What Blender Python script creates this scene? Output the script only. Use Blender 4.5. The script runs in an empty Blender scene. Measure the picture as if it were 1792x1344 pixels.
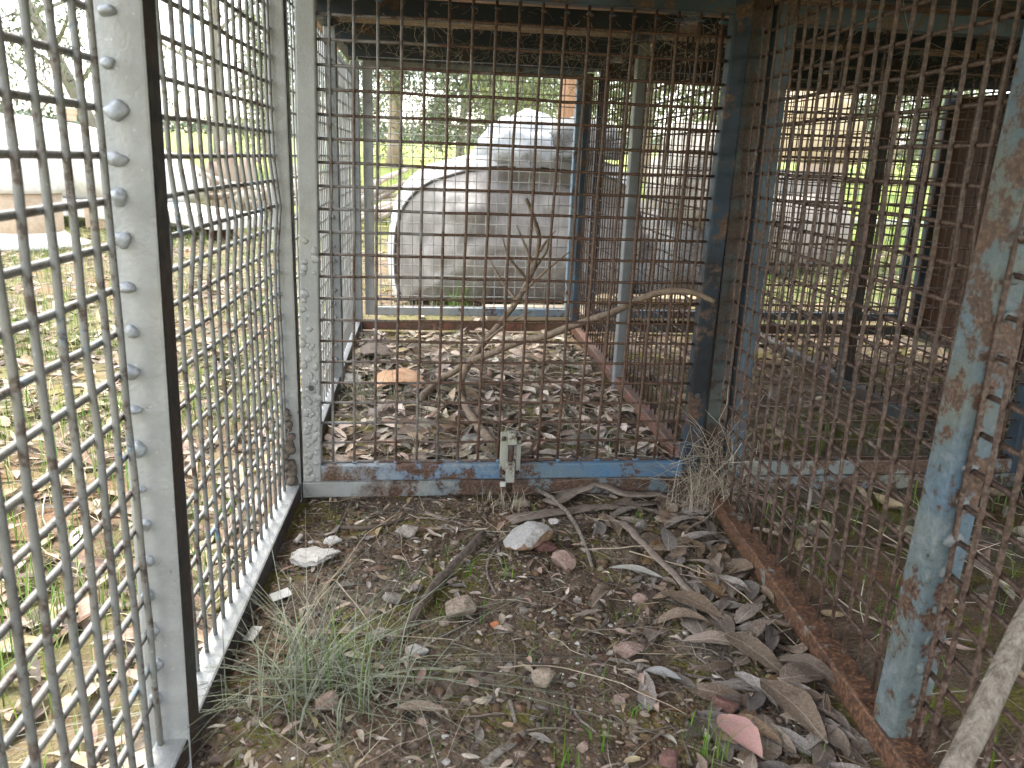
import bpy, math, random
import numpy as np
from mathutils import Vector, Matrix, noise

S = bpy.context.scene
COL = S.collection
rnd = random.Random(7)
rg = np.random.default_rng(7)

# ------------------------------------------------------------------ camera
CAM_H, PITCH, YAW, ROLL, FPX = 0.8276, 0.274518, 0.129141, 0.0374381, 1400.0
_f = Vector((math.sin(YAW)*math.cos(PITCH), math.cos(YAW)*math.cos(PITCH), -math.sin(PITCH)))
_r = _f.cross(Vector((0, 0, 1))).normalized()
_u = _r.cross(_f)
_R = _r*math.cos(ROLL) + _u*math.sin(ROLL)
_U = -_r*math.sin(ROLL) + _u*math.cos(ROLL)
cd = bpy.data.cameras.new('camera')
cam = bpy.data.objects.new('camera', cd)
COL.objects.link(cam)
cam.matrix_world = Matrix(((_R.x, _U.x, -_f.x, 0), (_R.y, _U.y, -_f.y, 0), (_R.z, _U.z, -_f.z, CAM_H), (0, 0, 0, 1)))
cd.sensor_width = 36
cd.lens = FPX/1792*36
cd.clip_start = 0.02
cd.clip_end = 3000
cd.dof.use_dof = True
cd.dof.focus_distance = 1.9
cd.dof.aperture_fstop = 9.0
S.camera = cam

# ------------------------------------------------------------------ sky, sun, exposure
SUN_EL, SUN_AZ = math.radians(60), math.radians(-22)      # azimuth from +Y, negative = towards -X
w = bpy.data.worlds.new('World')
S.world = w
w.use_nodes = True
nt = w.node_tree
for n in list(nt.nodes):
    nt.nodes.remove(n)
out = nt.nodes.new('ShaderNodeOutputWorld')
bg = nt.nodes.new('ShaderNodeBackground')
sky = nt.nodes.new('ShaderNodeTexSky')
sky.sky_type = 'NISHITA'
sky.sun_disc = False
sky.sun_elevation = SUN_EL
sky.sun_rotation = SUN_AZ
sky.air_density = 1.0
sky.dust_density = 2.0
tc = nt.nodes.new('ShaderNodeTexCoord')
mp = nt.nodes.new('ShaderNodeMapping')
mp.inputs['Scale'].default_value = (1, 1, 2.6)
cn = nt.nodes.new('ShaderNodeTexNoise')
cn.inputs['Scale'].default_value = 2.3
cn.inputs['Detail'].default_value = 7
cn.inputs['Roughness'].default_value = 0.6
cr = nt.nodes.new('ShaderNodeValToRGB')
cr.color_ramp.elements[0].position = 0.42
cr.color_ramp.elements[1].position = 0.66
cm = nt.nodes.new('ShaderNodeMixRGB')
cm.inputs[2].default_value = (11.4, 10.9, 10.1, 1)
L = nt.links.new
L(tc.outputs['Generated'], mp.inputs[0]); L(mp.outputs[0], cn.inputs[0]); L(cn.outputs[0], cr.inputs[0])
L(cr.outputs[0], cm.inputs[0]); L(sky.outputs[0], cm.inputs[1]); L(cm.outputs[0], bg.inputs[0])
bg.inputs[1].default_value = 0.15
L(bg.outputs[0], out.inputs[0])
sl = bpy.data.lights.new('sun', 'SUN')
sun = bpy.data.objects.new('sun', sl)
COL.objects.link(sun)
sl.energy = 1.5
sl.angle = math.radians(14)
sl.color = (1, 0.95, 0.87)
sd = Vector((math.sin(SUN_AZ)*math.cos(SUN_EL), math.cos(SUN_AZ)*math.cos(SUN_EL), math.sin(SUN_EL)))
sun.rotation_euler = sd.to_track_quat('Z', 'Y').to_euler()
sun.location = sd*30
S.view_settings.view_transform = 'Standard'
S.view_settings.look = 'None'
S.view_settings.gamma = 1
S.view_settings.use_curve_mapping = False
S.view_settings.exposure = 2.2

# ------------------------------------------------------------------ pixel helpers (photo is 1792x1344)
def ray(px, py):
    return _f + _R*((px-896)/FPX) - _U*((py-672)/FPX)
def on_y(px, py, y):
    d = ray(px, py); s = y/d.y
    return Vector((d.x*s, y, CAM_H + d.z*s))
def on_z(px, py, z=0.0):
    d = ray(px, py); s = (z-CAM_H)/d.z
    return Vector((d.x*s, d.y*s, z))
def px_scale(p):
    return ((Vector(p)-Vector((0, 0, CAM_H))).dot(_f))/FPX     # metres per photo pixel at p

# ------------------------------------------------------------------ terrain
def gh(x, y):
    v = Vector((x, y, 0))
    h = 0.010*noise.noise(v*1.7) + 0.006*noise.noise(v*5.3 + Vector((3, 1, 0)))
    d = math.hypot(x, y)
    if d < 6:
        h += 0.0045*noise.noise(v*17) + 0.0025*noise.noise(v*47)
    # a little soil kept off the rails so that they sit on it
    if d > 7:
        h += 0.0165*(d-7) + 0.10*noise.noise(v*0.08)*min(1, (d-7)/20)
    return h

# ------------------------------------------------------------------ mesh helpers
def link(o, parent=None):
    COL.objects.link(o)
    if parent is not None:
        o.parent = parent
    return o
def tag(o, label=None, cat=None, group=None, kind=None):
    if label: o['label'] = label
    if cat: o['category'] = cat
    if group: o['group'] = group
    if kind: o['kind'] = kind
    return o
def empty(name, loc=(0, 0, 0)):
    o = bpy.data.objects.new(name, None)
    o.location = loc
    o.empty_display_size = 0.1
    return link(o)
def mk(name, V, F, mat, parent=None, smooth=False, mi=None):
    me = bpy.data.meshes.new(name)
    me.from_pydata([tuple(v) for v in V], [], F)
    mats = mat if isinstance(mat, (list, tuple)) else [mat]
    for m in mats: me.materials.append(m)
    if smooth: me.polygons.foreach_set('use_smooth', [True]*len(me.polygons))
    if mi is not None: me.polygons.foreach_set('material_index', mi)
    me.update()
    return link(bpy.data.objects.new(name, me), parent)
def mk_np(name, V, F, mat, parent=None, smooth=False, mi=None):
    """V (n,3) array, F (m,k) array of equal-sized faces: fast."""
    me = bpy.data.meshes.new(name)
    V = np.asarray(V, np.float32); F = np.asarray(F, np.int32)
    k = F.shape[1]
    me.vertices.add(len(V)); me.vertices.foreach_set('co', V.ravel())
    me.loops.add(F.size); me.loops.foreach_set('vertex_index', F.ravel())
    me.polygons.add(len(F)); me.polygons.foreach_set('loop_start', np.arange(0, F.size, k, dtype=np.int32))
    mats = mat if isinstance(mat, (list, tuple)) else [mat]
    for m in mats: me.materials.append(m)
    if mi is not None: me.polygons.foreach_set('material_index', np.asarray(mi, np.int32))
    if smooth: me.polygons.foreach_set('use_smooth', np.ones(len(F), bool))
    me.update(calc_edges=True)
    return link(bpy.data.objects.new(name, me), parent)
class MB:
    def __init__(s): s.V = []; s.F = []
    def add(s, V, F):
        b = len(s.V); s.V += [Vector(v) for v in V]; s.F += [tuple(i+b for i in f) for f in F]
    def build(s, name, mat, parent=None, smooth=False): return mk(name, s.V, s.F, mat, parent, smooth)

def g_rod(pts, r, n=6):
    """round bar through points; r a number or one per point"""
    pts = [Vector(p) for p in pts]
    rr = r if isinstance(r, (list, tuple)) else [r]*len(pts)
    V = []; F = []
    a = None
    for i, p in enumerate(pts):
        t = (pts[min(i+1, len(pts)-1)] - pts[max(i-1, 0)]).normalized()
        if a is None:
            a = t.orthogonal().normalized()
        else:
            a = (a - t*a.dot(t))
            a = a.normalized() if a.length > 1e-6 else t.orthogonal().normalized()
        b = t.cross(a)
        for k in range(n):
            q = 2*math.pi*k/n
            V.append(p + (a*math.cos(q) + b*math.sin(q))*rr[i])
    m = len(pts)
    for i in range(m-1):
        for k in range(n):
            F.append((i*n+k, i*n+(k+1) % n, (i+1)*n+(k+1) % n, (i+1)*n+k))
    F.append(tuple(range(n-1, -1, -1))); F.append(tuple((m-1)*n+k for k in range(n)))
    return V, F
def g_tube(p0, p1, w, h, side, bev=0.004, seg=4, wob=0.0):
    """rectangular steel tube p0 to p1; w along side, h across"""
    p0 = Vector(p0); p1 = Vector(p1)
    t = (p1-p0).normalized(); s = Vector(side); s = (s - t*s.dot(t)).normalized(); u = t.cross(s)
    prof = []
    for cx, cy, a0 in ((1, 1, 0), (-1, 1, 90), (-1, -1, 180), (1, -1, 270)):
        for k in range(3):
            a = math.radians(a0 + 45*k)
            prof.append((cx*(w/2-bev) + bev*math.cos(a), cy*(h/2-bev) + bev*math.sin(a)))
    n = len(prof); V = []; F = []
    for i in range(seg+1):
        c = p0.lerp(p1, i/seg)
        for x, y in prof:
            j = Vector((0, 0, 0))
            V.append(c + s*x + u*y + j)
    for i in range(seg):
        for k in range(n):
            F.append((i*n+k, i*n+(k+1) % n, (i+1)*n+(k+1) % n, (i+1)*n+k))
    F.append(tuple(range(n-1, -1, -1))); F.append(tuple(seg*n+k for k in range(n)))
    return V, F
def tube(name, p0, p1, mat, parent, w=0.04, h=0.04, side=(1, 0, 0), bev=0.004):
    return mk(name, *g_tube(p0, p1, w, h, side, bev), mat, parent)
def g_box(c, sx, sy, sz, bev=0.0, rot=None):
    """box with chamfered edges"""
    bv = bev
    V = []; F = []
    if bv <= 0:
        V = [Vector((x*sx/2, y*sy/2, z*sz/2)) for x in (-1, 1) for y in (-1, 1) for z in (-1, 1)]
        F = [(0, 1, 3, 2), (4, 6, 7, 5), (0, 4, 5, 1), (2, 3, 7, 6), (0, 2, 6, 4), (1, 5, 7, 3)]
    else:
        x0, y0, z0 = sx/2, sy/2, sz/2
        rings = [(z0*-1, bv), (-z0+bv, 0), (z0-bv, 0), (z0, bv)]
        for z, ins in rings:
            a, b = x0-ins, y0-ins
            c_ = bv
            pr = [(a, b-c_), (a-c_, b), (-a+c_, b), (-a, b-c_), (-a, -b+c_), (-a+c_, -b), (a-c_, -b), (a, -b+c_)]
            V += [Vector((p[0], p[1], z)) for p in pr]
        for i in range(3):
            for k in range(8):
                F.append((i*8+k, i*8+(k+1) % 8, (i+1)*8+(k+1) % 8, (i+1)*8+k))
        F.append(tuple(range(7, -1, -1))); F.append(tuple(24+k for k in range(8)))
    c = Vector(c)
    if rot is not None:
        V = [rot @ v for v in V]
    return [v + c for v in V], F
def ico(sub):
    import bmesh
    bm = bmesh.new(); bmesh.ops.create_icosphere(bm, subdivisions=sub, radius=1)
    bm.verts.ensure_lookup_table()
    V = [v.co.copy() for v in bm.verts]; F = [tuple(v.index for v in f.verts) for f in bm.faces]
    bm.free(); return V, F
ICO = {k: ico(k) for k in (1, 2, 3, 4)}

# ------------------------------------------------------------------ materials
def new_mat(name):
    m = bpy.data.materials.new(name); m.use_nodes = True
    t = m.node_tree
    return m, t, t.nodes['Principled BSDF']
class NT:
    """tiny node helper"""
    def __init__(s, t): s.t = t
    def n(s, kind, **kw):
        x = s.t.nodes.new('ShaderNode'+kind)
        for k, v in kw.items(): setattr(x, k, v)
        return x
    def l(s, a, b): s.t.links.new(a, b)
    def pos(s): return s.n('NewGeometry').outputs['Position']
    def obj(s): return s.n('TexCoord').outputs['Object']
    def noise(s, vec, scale, detail=4, rough=0.55, dist=0.0):
        x = s.n('TexNoise'); x.inputs['Scale'].default_value = scale; x.inputs['Detail'].default_value = detail
        x.inputs['Roughness'].default_value = rough; x.inputs['Distortion'].default_value = dist
        if vec is not None: s.l(vec, x.inputs['Vector'])
        return x.outputs[0]
    def vor(s, vec, scale, feature='F1', out='Distance'):
        x = s.n('TexVoronoi', feature=feature); x.inputs['Scale'].default_value = scale
        s.l(vec, x.inputs['Vector']); return x.outputs[out]
    def ramp(s, f, stops):
        x = s.n('ValToRGB'); e = x.color_ramp.elements
        while len(e) < len(stops): e.new(0.5)
        for i, (p, c) in enumerate(stops):
            e[i].position = p; e[i].color = (c, c, c, 1) if isinstance(c, (int, float)) else (*c, 1)
        s.l(f, x.inputs[0]); return x.outputs[0]
    def mix(s, f, a, b, mode='MIX'):
        x = s.n('MixRGB', blend_type=mode)
        for i, v in enumerate((f, a, b)):
            if isinstance(v, (int, float)): x.inputs[i].default_value = v if i == 0 else (v, v, v, 1)
            elif isinstance(v, tuple): x.inputs[i].default_value = (*v, 1)
            else: s.l(v, x.inputs[i])
        return x.outputs[0]
    def math(s, op, a, b=0.0, c=None, clamp=False):
        x = s.n('Math', operation=op, use_clamp=clamp)
        for i, v in enumerate((a, b) if c is None else (a, b, c)):
            if isinstance(v, (int, float)): x.inputs[i].default_value = v
            else: s.l(v, x.inputs[i])
        return x.outputs[0]
    def bump(s, h, strength, dist, normal=None):
        x = s.n('Bump'); x.inputs['Strength'].default_value = strength; x.inputs['Distance'].default_value = dist
        s.l(h, x.inputs['Height'])
        if normal is not None: s.l(normal, x.inputs['Normal'])
        return x.outputs[0]
    def sep(s, vec):
        x = s.n('SeparateXYZ'); s.l(vec, x.inputs[0]); return x.outputs

def steel(name, silver_edge=None, rust=0.45, paint=(0.10, 0.20, 0.30), paint2=(0.19, 0.25, 0.25), silver=(0.42, 0.435, 0.43), seed=0.0, softness=0.25, bump=0.35, metal=0.35, rust_hi=(0.17, 0.105, 0.07), rust_lo=(0.036, 0.021, 0.015), rust_mid=(0.115, 0.060, 0.036), worn=0.31):
    """painted, chipped and rusting steel; silver overspray reaches to world x = silver_edge"""
    m, t, b = new_mat(name); q = NT(t)
    p0 = q.pos()
    ad = q.n('VectorMath', operation='ADD'); q.l(p0, ad.inputs[0]); ad.inputs[1].default_value = (seed, seed*1.7, seed*0.3)
    p = ad.outputs[0]
    n1 = q.noise(p, 9, 6, 0.65); n2 = q.noise(p, 40, 5, 0.7); n3 = q.noise(p, 160, 3, 0.6)
    rustc = q.mix(q.ramp(n2, [(0.3, 0.0), (0.7, 1.0)]), rust_lo, rust_mid)
    rustc = q.mix(q.ramp(n3, [(0.45, 0.0), (0.75, 1.0)]), rustc, rust_hi)
    pc = q.mix(q.ramp(q.noise(p, 5, 3), [(0.4, 0.0), (0.62, 1.0)]), paint, paint2)
    pc = q.mix(0.18, pc, n3, 'OVERLAY')
    mixv = q.math('ADD', q.math('MULTIPLY', n1, 0.65), q.math('MULTIPLY', n2, 0.35))
    th = 0.5 + (rust-0.5)*0.35
    rm = q.ramp(mixv, [(max(0.0, th-0.02), 1.0), (min(1.0, th+0.02), 0.0)])
    colr = q.mix(rm, pc, rustc)
    metv = None
    if silver_edge is not None:
        xs = q.sep(p0)[0]
        k = q.math('DIVIDE', q.math('SUBTRACT', silver_edge, xs), softness)
        k = q.math('ADD', k, q.math('MULTIPLY', q.math('SUBTRACT', mixv, 0.5), 5.0), clamp=True)
        k = q.math('MULTIPLY', k, q.ramp(n2, [(worn-0.05, 0.15), (worn+0.05, 1.0)]))
        sc = q.mix(q.ramp(n1, [(0.3, 0.0), (0.75, 1.0)]), tuple(c*0.70 for c in silver), silver)
        mpn = q.n('Mapping'); mpn.inputs['Scale'].default_value = (1, 1, 0.15); q.l(p, mpn.inputs[0])
        sc = q.mix(q.ramp(q.noise(mpn.outputs[0], 30, 4, 0.6), [(0.5, 0.0), (0.75, 0.45)]), sc, (0.33, 0.31, 0.25))
        sc = q.mix(q.ramp(q.vor(p, 60), [(0.05, 0.5), (0.12, 0.0)]), sc, (0.55, 0.57, 0.58))
        colr = q.mix(k, colr, sc)
        metv = q.math('MULTIPLY', k, metal)
    q.l(colr, b.inputs['Base Color'])
    rv = q.ramp(n2, [(0.3, 0.42), (0.7, 0.72)])
    q.l(rv, b.inputs['Roughness'])
    if metv is not None: q.l(metv, b.inputs['Metallic'])
    q.l(q.bump(q.math('ADD', q.math('MULTIPLY', n2, 0.7), q.math('MULTIPLY', n3, 0.5)), bump, 0.004), b.inputs['Normal'])
    return m

M = {}
M['silver'] = steel('silver_painted_steel', 9.0, 0.42, seed=1)
M['silver_dark'] = steel('silver_painted_dull', 9.0, 0.45, silver=(0.27, 0.29, 0.30), seed=2)
M['door'] = steel('blue_and_silver_steel', 0.17, 0.44, (0.065, 0.16, 0.29), (0.12, 0.17, 0.20), seed=3, softness=0.6)
M['rail'] = steel('weathered_blue_rail', 0.02, 0.58, (0.13, 0.17, 0.19), (0.20, 0.20, 0.17), seed=4)
M['blue'] = steel('dark_blue_steel', None, 0.42, (0.022, 0.036, 0.052), (0.06, 0.095, 0.125), seed=5)
M['teal'] = steel('faded_teal_steel', 0.58, 0.47, (0.115, 0.135, 0.118), (0.075, 0.125, 0.17), seed=6.4, softness=0.7, silver=(0.30, 0.32, 0.32), bump=0.6)
M['rust'] = steel('rusted_steel', None, 0.55, (0.035, 0.045, 0.048), (0.075, 0.085, 0.075), seed=7, rust_lo=(0.022, 0.014, 0.010), rust_mid=(0.06, 0.034, 0.022), rust_hi=(0.10, 0.062, 0.04))
M['rust_rail'] = steel('orange_rusted_steel', None, 0.72, (0.15, 0.17, 0.16), (0.20, 0.20, 0.17), seed=7.7, rust_hi=(0.26, 0.125, 0.06))
M['redrail'] = steel('red_brown_rail', None, 0.55, (0.19, 0.075, 0.045), (0.13, 0.06, 0.045), seed=8)
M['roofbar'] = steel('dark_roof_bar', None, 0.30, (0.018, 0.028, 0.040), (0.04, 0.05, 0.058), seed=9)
M['galv'] = steel('grey_blue_steel', 0.45, 0.34, (0.13, 0.20, 0.27), (0.20, 0.25, 0.27), seed=10, softness=0.5)
M['wire_left'] = steel('silver_wire', 9.0, 0.60, silver=(0.26, 0.265, 0.255), seed=11, bump=0.3, metal=0.5, worn=0.43)
M['wire_door'] = steel('rust_and_silver_wire', 0.06, 0.95, silver=(0.30, 0.305, 0.30), seed=12, softness=0.45, bump=0.3, metal=0.5, worn=0.36)
M['wire_rust'] = steel('rusted_wire', None, 0.80, (0.13, 0.11, 0.10), (0.19, 0.175, 0.165), seed=13, bump=0.5, rust_lo=(0.026, 0.016, 0.012), rust_mid=(0.088, 0.048, 0.032), rust_hi=(0.16, 0.115, 0.09))
M['wire_far'] = steel('far_wire', 0.9, 0.6, silver=(0.42, 0.43, 0.42), seed=14, bump=0.1)
M['latch'] = steel('cream_latch_paint', None, 0.36, (0.36, 0.36, 0.29), (0.30, 0.31, 0.27), seed=15)
M['weld'] = steel('silver_weld', 9.0, 0.45, silver=(0.40, 0.43, 0.46), seed=16, bump=0.4, metal=0.55)

M['dark_inner'] = steel('dark_inner_steel', None, 0.5, (0.012, 0.014, 0.017), (0.03, 0.032, 0.034), seed=5.1, rust_lo=(0.016, 0.011, 0.009), rust_mid=(0.035, 0.022, 0.016), rust_hi=(0.06, 0.04, 0.03))
M['stile'] = steel('navy_stile', None, 0.40, (0.005, 0.008, 0.012), (0.022, 0.042, 0.066), seed=5.6)

def simple(name, c1, c2, scale=20, rough=0.8, bump=0.3, bdist=0.004, isl=0.0, obj_rand=0.0, coords='pos', stretch=None, spec=0.3, trans=0.0, detail=5, fine=0.35):
    """two-tone noise material with optional per-island / per-object variation"""
    m, t, b = new_mat(name); q = NT(t)
    v = q.pos() if coords == 'pos' else q.obj()
    if stretch:
        mpn = q.n('Mapping'); mpn.inputs['Scale'].default_value = stretch; q.l(v, mpn.inputs[0]); v = mpn.outputs[0]
    n = q.noise(v, scale, detail, 0.62)
    col = q.mix(q.ramp(n, [(0.32, 0.0), (0.68, 1.0)]), c1, c2)
    if fine: col = q.mix(fine, col, q.noise(v, scale*4.3, 4, 0.7), 'OVERLAY')
    for amt, src in ((isl, ('NewGeometry', 'Random Per Island')), (obj_rand, ('ObjectInfo', 'Random'))):
        if amt:
            r = q.n(src[0]).outputs[src[1]]
            x = q.n('HueSaturation'); q.l(col, x.inputs['Color'])
            q.l(q.math('ADD', q.math('MULTIPLY', r, amt*1.6), 1-amt*0.8), x.inputs['Value'])
            q.l(q.math('ADD', q.math('MULTIPLY', q.math('FRACT', q.math('MULTIPLY', r, 7.31)), 0.07*amt), 0.5-0.035*amt), x.inputs['Hue'])
            q.l(q.math('ADD', q.math('MULTIPLY', q.math('FRACT', q.math('MULTIPLY', r, 13.7)), 0.6*amt), 1-0.3*amt), x.inputs['Saturation'])
            col = x.outputs[0]
    q.l(col, b.inputs['Base Color'])
    b.inputs['Roughness'].default_value = rough
    b.inputs['Specular IOR Level'].default_value = spec
    if bump: q.l(q.bump(n, bump, bdist), b.inputs['Normal'])
    if trans:
        tr = q.n('BsdfTranslucent'); q.l(col, tr.inputs[0]); ms = q.n('MixShader'); ms.inputs[0].default_value = trans
        q.l(b.outputs[0], ms.inputs[1]); q.l(tr.outputs[0], ms.inputs[2]); q.l(ms.outputs[0], t.nodes['Material Output'].inputs[0])
    return m
def leaf_mat(name, dark, mid, light):
    m, t, b = new_mat(name); q = NT(t); v = q.obj(); xyz = q.sep(v); r = q.n('ObjectInfo').outputs['Random']
    ad = q.n('VectorMath', operation='ADD'); q.l(v, ad.inputs[0]); cx_ = q.n('CombineXYZ'); q.l(q.math('MULTIPLY', r, 40), cx_.inputs[0]); q.l(cx_.outputs[0], ad.inputs[1]); w_ = ad.outputs[0]
    c = q.mix(q.ramp(q.noise(w_, 3.5, 5, 0.65), [(0.3, 0.0), (0.7, 1.0)]), dark, mid)
    c = q.mix(q.ramp(q.noise(w_, 26, 5, 0.7), [(0.45, 0.0), (0.75, 0.8)]), c, light)
    c = q.mix(q.ramp(q.vor(w_, 24), [(0.10, 0.75), (0.2, 0.0)]), c, tuple(k*0.45 for k in dark))
    ay = q.math('ABSOLUTE', xyz[1])
    c = q.mix(q.ramp(ay, [(0.004, 0.8), (0.012, 0.0)]), c, light)
    vein = q.math('SINE', q.math('ADD', q.math('MULTIPLY', xyz[0], 95), q.math('MULTIPLY', ay, -80)))
    c = q.mix(q.ramp(vein, [(0.75, 0.0), (1.0, 0.07)]), c, light)
    x = q.n('HueSaturation'); q.l(c, x.inputs['Color']); q.l(q.math('ADD', q.math('MULTIPLY', r, 0.8), 0.6), x.inputs['Value'])
    q.l(q.math('ADD', q.math('MULTIPLY', q.math('FRACT', q.math('MULTIPLY', r, 9.7)), 0.9), 0.5), x.inputs['Saturation'])
    q.l(x.outputs[0], b.inputs['Base Color']); b.inputs['Roughness'].default_value = 0.7; b.inputs['Specular IOR Level'].default_value = 0.3
    q.l(q.bump(q.math('ADD', q.math('MULTIPLY', vein, 0.04), q.noise(w_, 20, 5, 0.7)), 0.5, 0.004), b.inputs['Normal'])
    return m
M['leaf_grey'] = leaf_mat('dry_leaf_grey', (0.135, 0.10, 0.076), (0.245, 0.195, 0.152), (0.39, 0.34, 0.285))
M['leaf_tan'] = leaf_mat('dry_leaf_tan', (0.14, 0.093, 0.060), (0.25, 0.185, 0.13), (0.37, 0.30, 0.22))
M['leaf_pale'] = leaf_mat('dry_leaf_pale', (0.30, 0.29, 0.255), (0.40, 0.39, 0.35), (0.52, 0.51, 0.47))
M['leaf_pink'] = simple('pink_leaf', (0.46, 0.24, 0.22), (0.55, 0.36, 0.31), 30, 0.55, 0.1, 0.001, coords='obj')
M['litter'] = simple('leaf_litter', (0.17, 0.125, 0.09), (0.34, 0.27, 0.20), 45, 0.8, 0.2, 0.002, isl=0.9)
M['litter_pale'] = simple('bleached_leaf_litter', (0.25, 0.21, 0.17), (0.46, 0.40, 0.33), 45, 0.8, 0.2, 0.002, isl=0.85)
M['straw'] = simple('straw', (0.30, 0.255, 0.19), (0.45, 0.40, 0.32), 30, 0.8, 0, isl=0.7)
M['twig'] = simple('twig_bark', (0.10, 0.08, 0.065), (0.20, 0.165, 0.135), 45, 0.85, 0.6, 0.003, isl=0.6, stretch=(1, 1, 1))
M['stick_dark'] = simple('dark_stick', (0.085, 0.066, 0.052), (0.19, 0.155, 0.125), 70, 0.85, 0.8, 0.004)
M['stick_pale'] = simple('pale_stick', (0.15, 0.125, 0.10), (0.38, 0.34, 0.285), 55, 0.9, 1.0, 0.008, fine=0.9, stretch=(2.5, 2.5, 0.6), detail=8)
M['branch'] = simple('dead_branch_bark', (0.13, 0.095, 0.065), (0.27, 0.21, 0.155), 55, 0.85, 0.9, 0.005)
M['bark'] = simple('bark_strip', (0.17, 0.13, 0.105), (0.30, 0.25, 0.21), 40, 0.85, 0.8, 0.004)
M['orange_bark'] = simple('orange_bark', (0.42, 0.22, 0.11), (0.60, 0.40, 0.25), 18, 0.8, 0.4, 0.004)
M['grass_green'] = simple('green_grass', (0.085, 0.16, 0.03), (0.17, 0.26, 0.06), 3, 0.55, 0, isl=0.7, trans=0.35)
M['grass_dry'] = simple('pale_grass', (0.33, 0.31, 0.16), (0.43, 0.42, 0.26), 3, 0.6, 0, isl=0.6, trans=0.3)
M['grass_grey'] = simple('grey_green_grass', (0.20, 0.23, 0.15), (0.33, 0.35, 0.27), 3, 0.5, 0, isl=0.7, trans=0.25)
M['pebble'] = simple('soil_crumbs', (0.11, 0.078, 0.052), (0.23, 0.18, 0.13), 90, 0.9, 0.4, 0.002, isl=0.9)
M['clod'] = simple('soil_clods', (0.07, 0.045, 0.028), (0.17, 0.12, 0.08), 90, 0.95, 0.8, 0.004, isl=0.7)
M['flake'] = simple('white_flakes', (0.48, 0.46, 0.42), (0.66, 0.64, 0.6), 60, 0.85, 0.3, 0.002, isl=0.4)
M['stone_tan'] = simple('tan_stone', (0.24, 0.185, 0.135), (0.41, 0.34, 0.27), 55, 0.9, 1.0, 0.010, fine=0.8)
M['stone_grey'] = simple('grey_stone', (0.19, 0.165, 0.14), (0.35, 0.32, 0.28), 55, 0.9, 1.0, 0.010, fine=0.8)
M['stone_pink'] = simple('pink_stone', (0.25, 0.165, 0.13), (0.40, 0.30, 0.25), 60, 0.9, 1.0, 0.010, fine=0.8)
M['stone_red'] = simple('red_stone', (0.12, 0.06, 0.05), (0.23, 0.125, 0.105), 60, 0.9, 1.0, 0.010, fine=0.8)
M['stone_orange'] = simple('orange_stone', (0.42, 0.14, 0.06), (0.52, 0.21, 0.10), 42, 0.85, 0.6, 0.004)
M['stone_white'] = simple('white_stone', (0.40, 0.38, 0.35), (0.62, 0.60, 0.57), 40, 0.9, 1.0, 0.010, fine=0.8)
def dusty():  # brown stone, whiter on the faces that point up
    m, t, b = new_mat('white_topped_stone'); q = NT(t); p = q.pos(); n = q.noise(p, 60, 6, 0.7)
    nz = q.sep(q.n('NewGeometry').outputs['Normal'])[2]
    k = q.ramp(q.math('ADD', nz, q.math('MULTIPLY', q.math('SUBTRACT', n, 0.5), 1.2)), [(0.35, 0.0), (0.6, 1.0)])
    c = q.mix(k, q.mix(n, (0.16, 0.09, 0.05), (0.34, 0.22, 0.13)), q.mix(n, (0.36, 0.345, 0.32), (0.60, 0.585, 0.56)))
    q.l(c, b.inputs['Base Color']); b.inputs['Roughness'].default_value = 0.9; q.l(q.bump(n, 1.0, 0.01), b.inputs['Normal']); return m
M['stone_white_top'] = dusty()
M['plaster'] = simple('white_plaster', (0.50, 0.48, 0.44), (0.68, 0.66, 0.62), 90, 0.9, 1.0, 0.006)
M['paper'] = simple('white_scrap', (0.62, 0.62, 0.58), (0.72, 0.72, 0.69), 15, 0.7, 0.1, 0.001)
M['roof_wood'] = simple('weathered_roof_timber', (0.22, 0.145, 0.085), (0.45, 0.33, 0.22), 26, 0.85, 0.8, 0.004, obj_rand=0.4, stretch=(0.25, 2.0, 1))
M['side_wood'] = simple('dark_brown_boards', (0.045, 0.024, 0.015), (0.10, 0.056, 0.034), 22, 0.85, 0.6, 0.004, obj_rand=0.4, stretch=(1, 1, 0.2))
M['tarp'] = simple('grey_vinyl_cover', (0.20, 0.185, 0.17), (0.37, 0.355, 0.34), 3.2, 0.62, 0.8, 0.03, detail=9, stretch=(2.2, 1, 0.7))
M['tarp_top'] = simple('white_vinyl_cover', (0.50, 0.50, 0.49), (0.64, 0.64, 0.63), 5, 0.6, 0.3, 0.02)
M['seam'] = simple('dark_seam_and_hole_shade', (0.06, 0.055, 0.05), (0.12, 0.11, 0.10), 20, 0.8, 0.2)
M['sheet'] = simple('pale_sheet', (0.36, 0.38, 0.40), (0.52, 0.54, 0.56), 9, 0.6, 0.3, 0.01)
M['gelcoat'] = simple('white_fibreglass', (0.52, 0.51, 0.47), (0.66, 0.65, 0.62), 3.5, 0.4, 0.05, 0.01, detail=8)
M['tanpaint'] = simple('tan_shell', (0.36, 0.27, 0.18), (0.46, 0.36, 0.26), 6, 0.6, 0.1)
M['whiteboard'] = simple('white_board', (0.50, 0.49, 0.465), (0.62, 0.61, 0.585), 5, 0.6, 0.1)
M['plank'] = simple('pale_plank', (0.44, 0.36, 0.26), (0.58, 0.50, 0.39), 12, 0.8, 0.4, stretch=(0.3, 2, 2))
M['canvas'] = simple('tan_canvas', (0.33, 0.25, 0.14), (0.47, 0.38, 0.24), 6, 0.8, 0.5, 0.02)
M['bleached'] = simple('bleached_wood', (0.26, 0.215, 0.17), (0.44, 0.385, 0.32), 14, 0.85, 0.6, 0.01, obj_rand=0.4, stretch=(1, 1, 0.3))
M['gum_bark'] = simple('gum_bark', (0.22, 0.155, 0.11), (0.42, 0.34, 0.27), 6, 0.85, 0.6, 0.02, stretch=(1, 1, 0.25))
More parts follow.
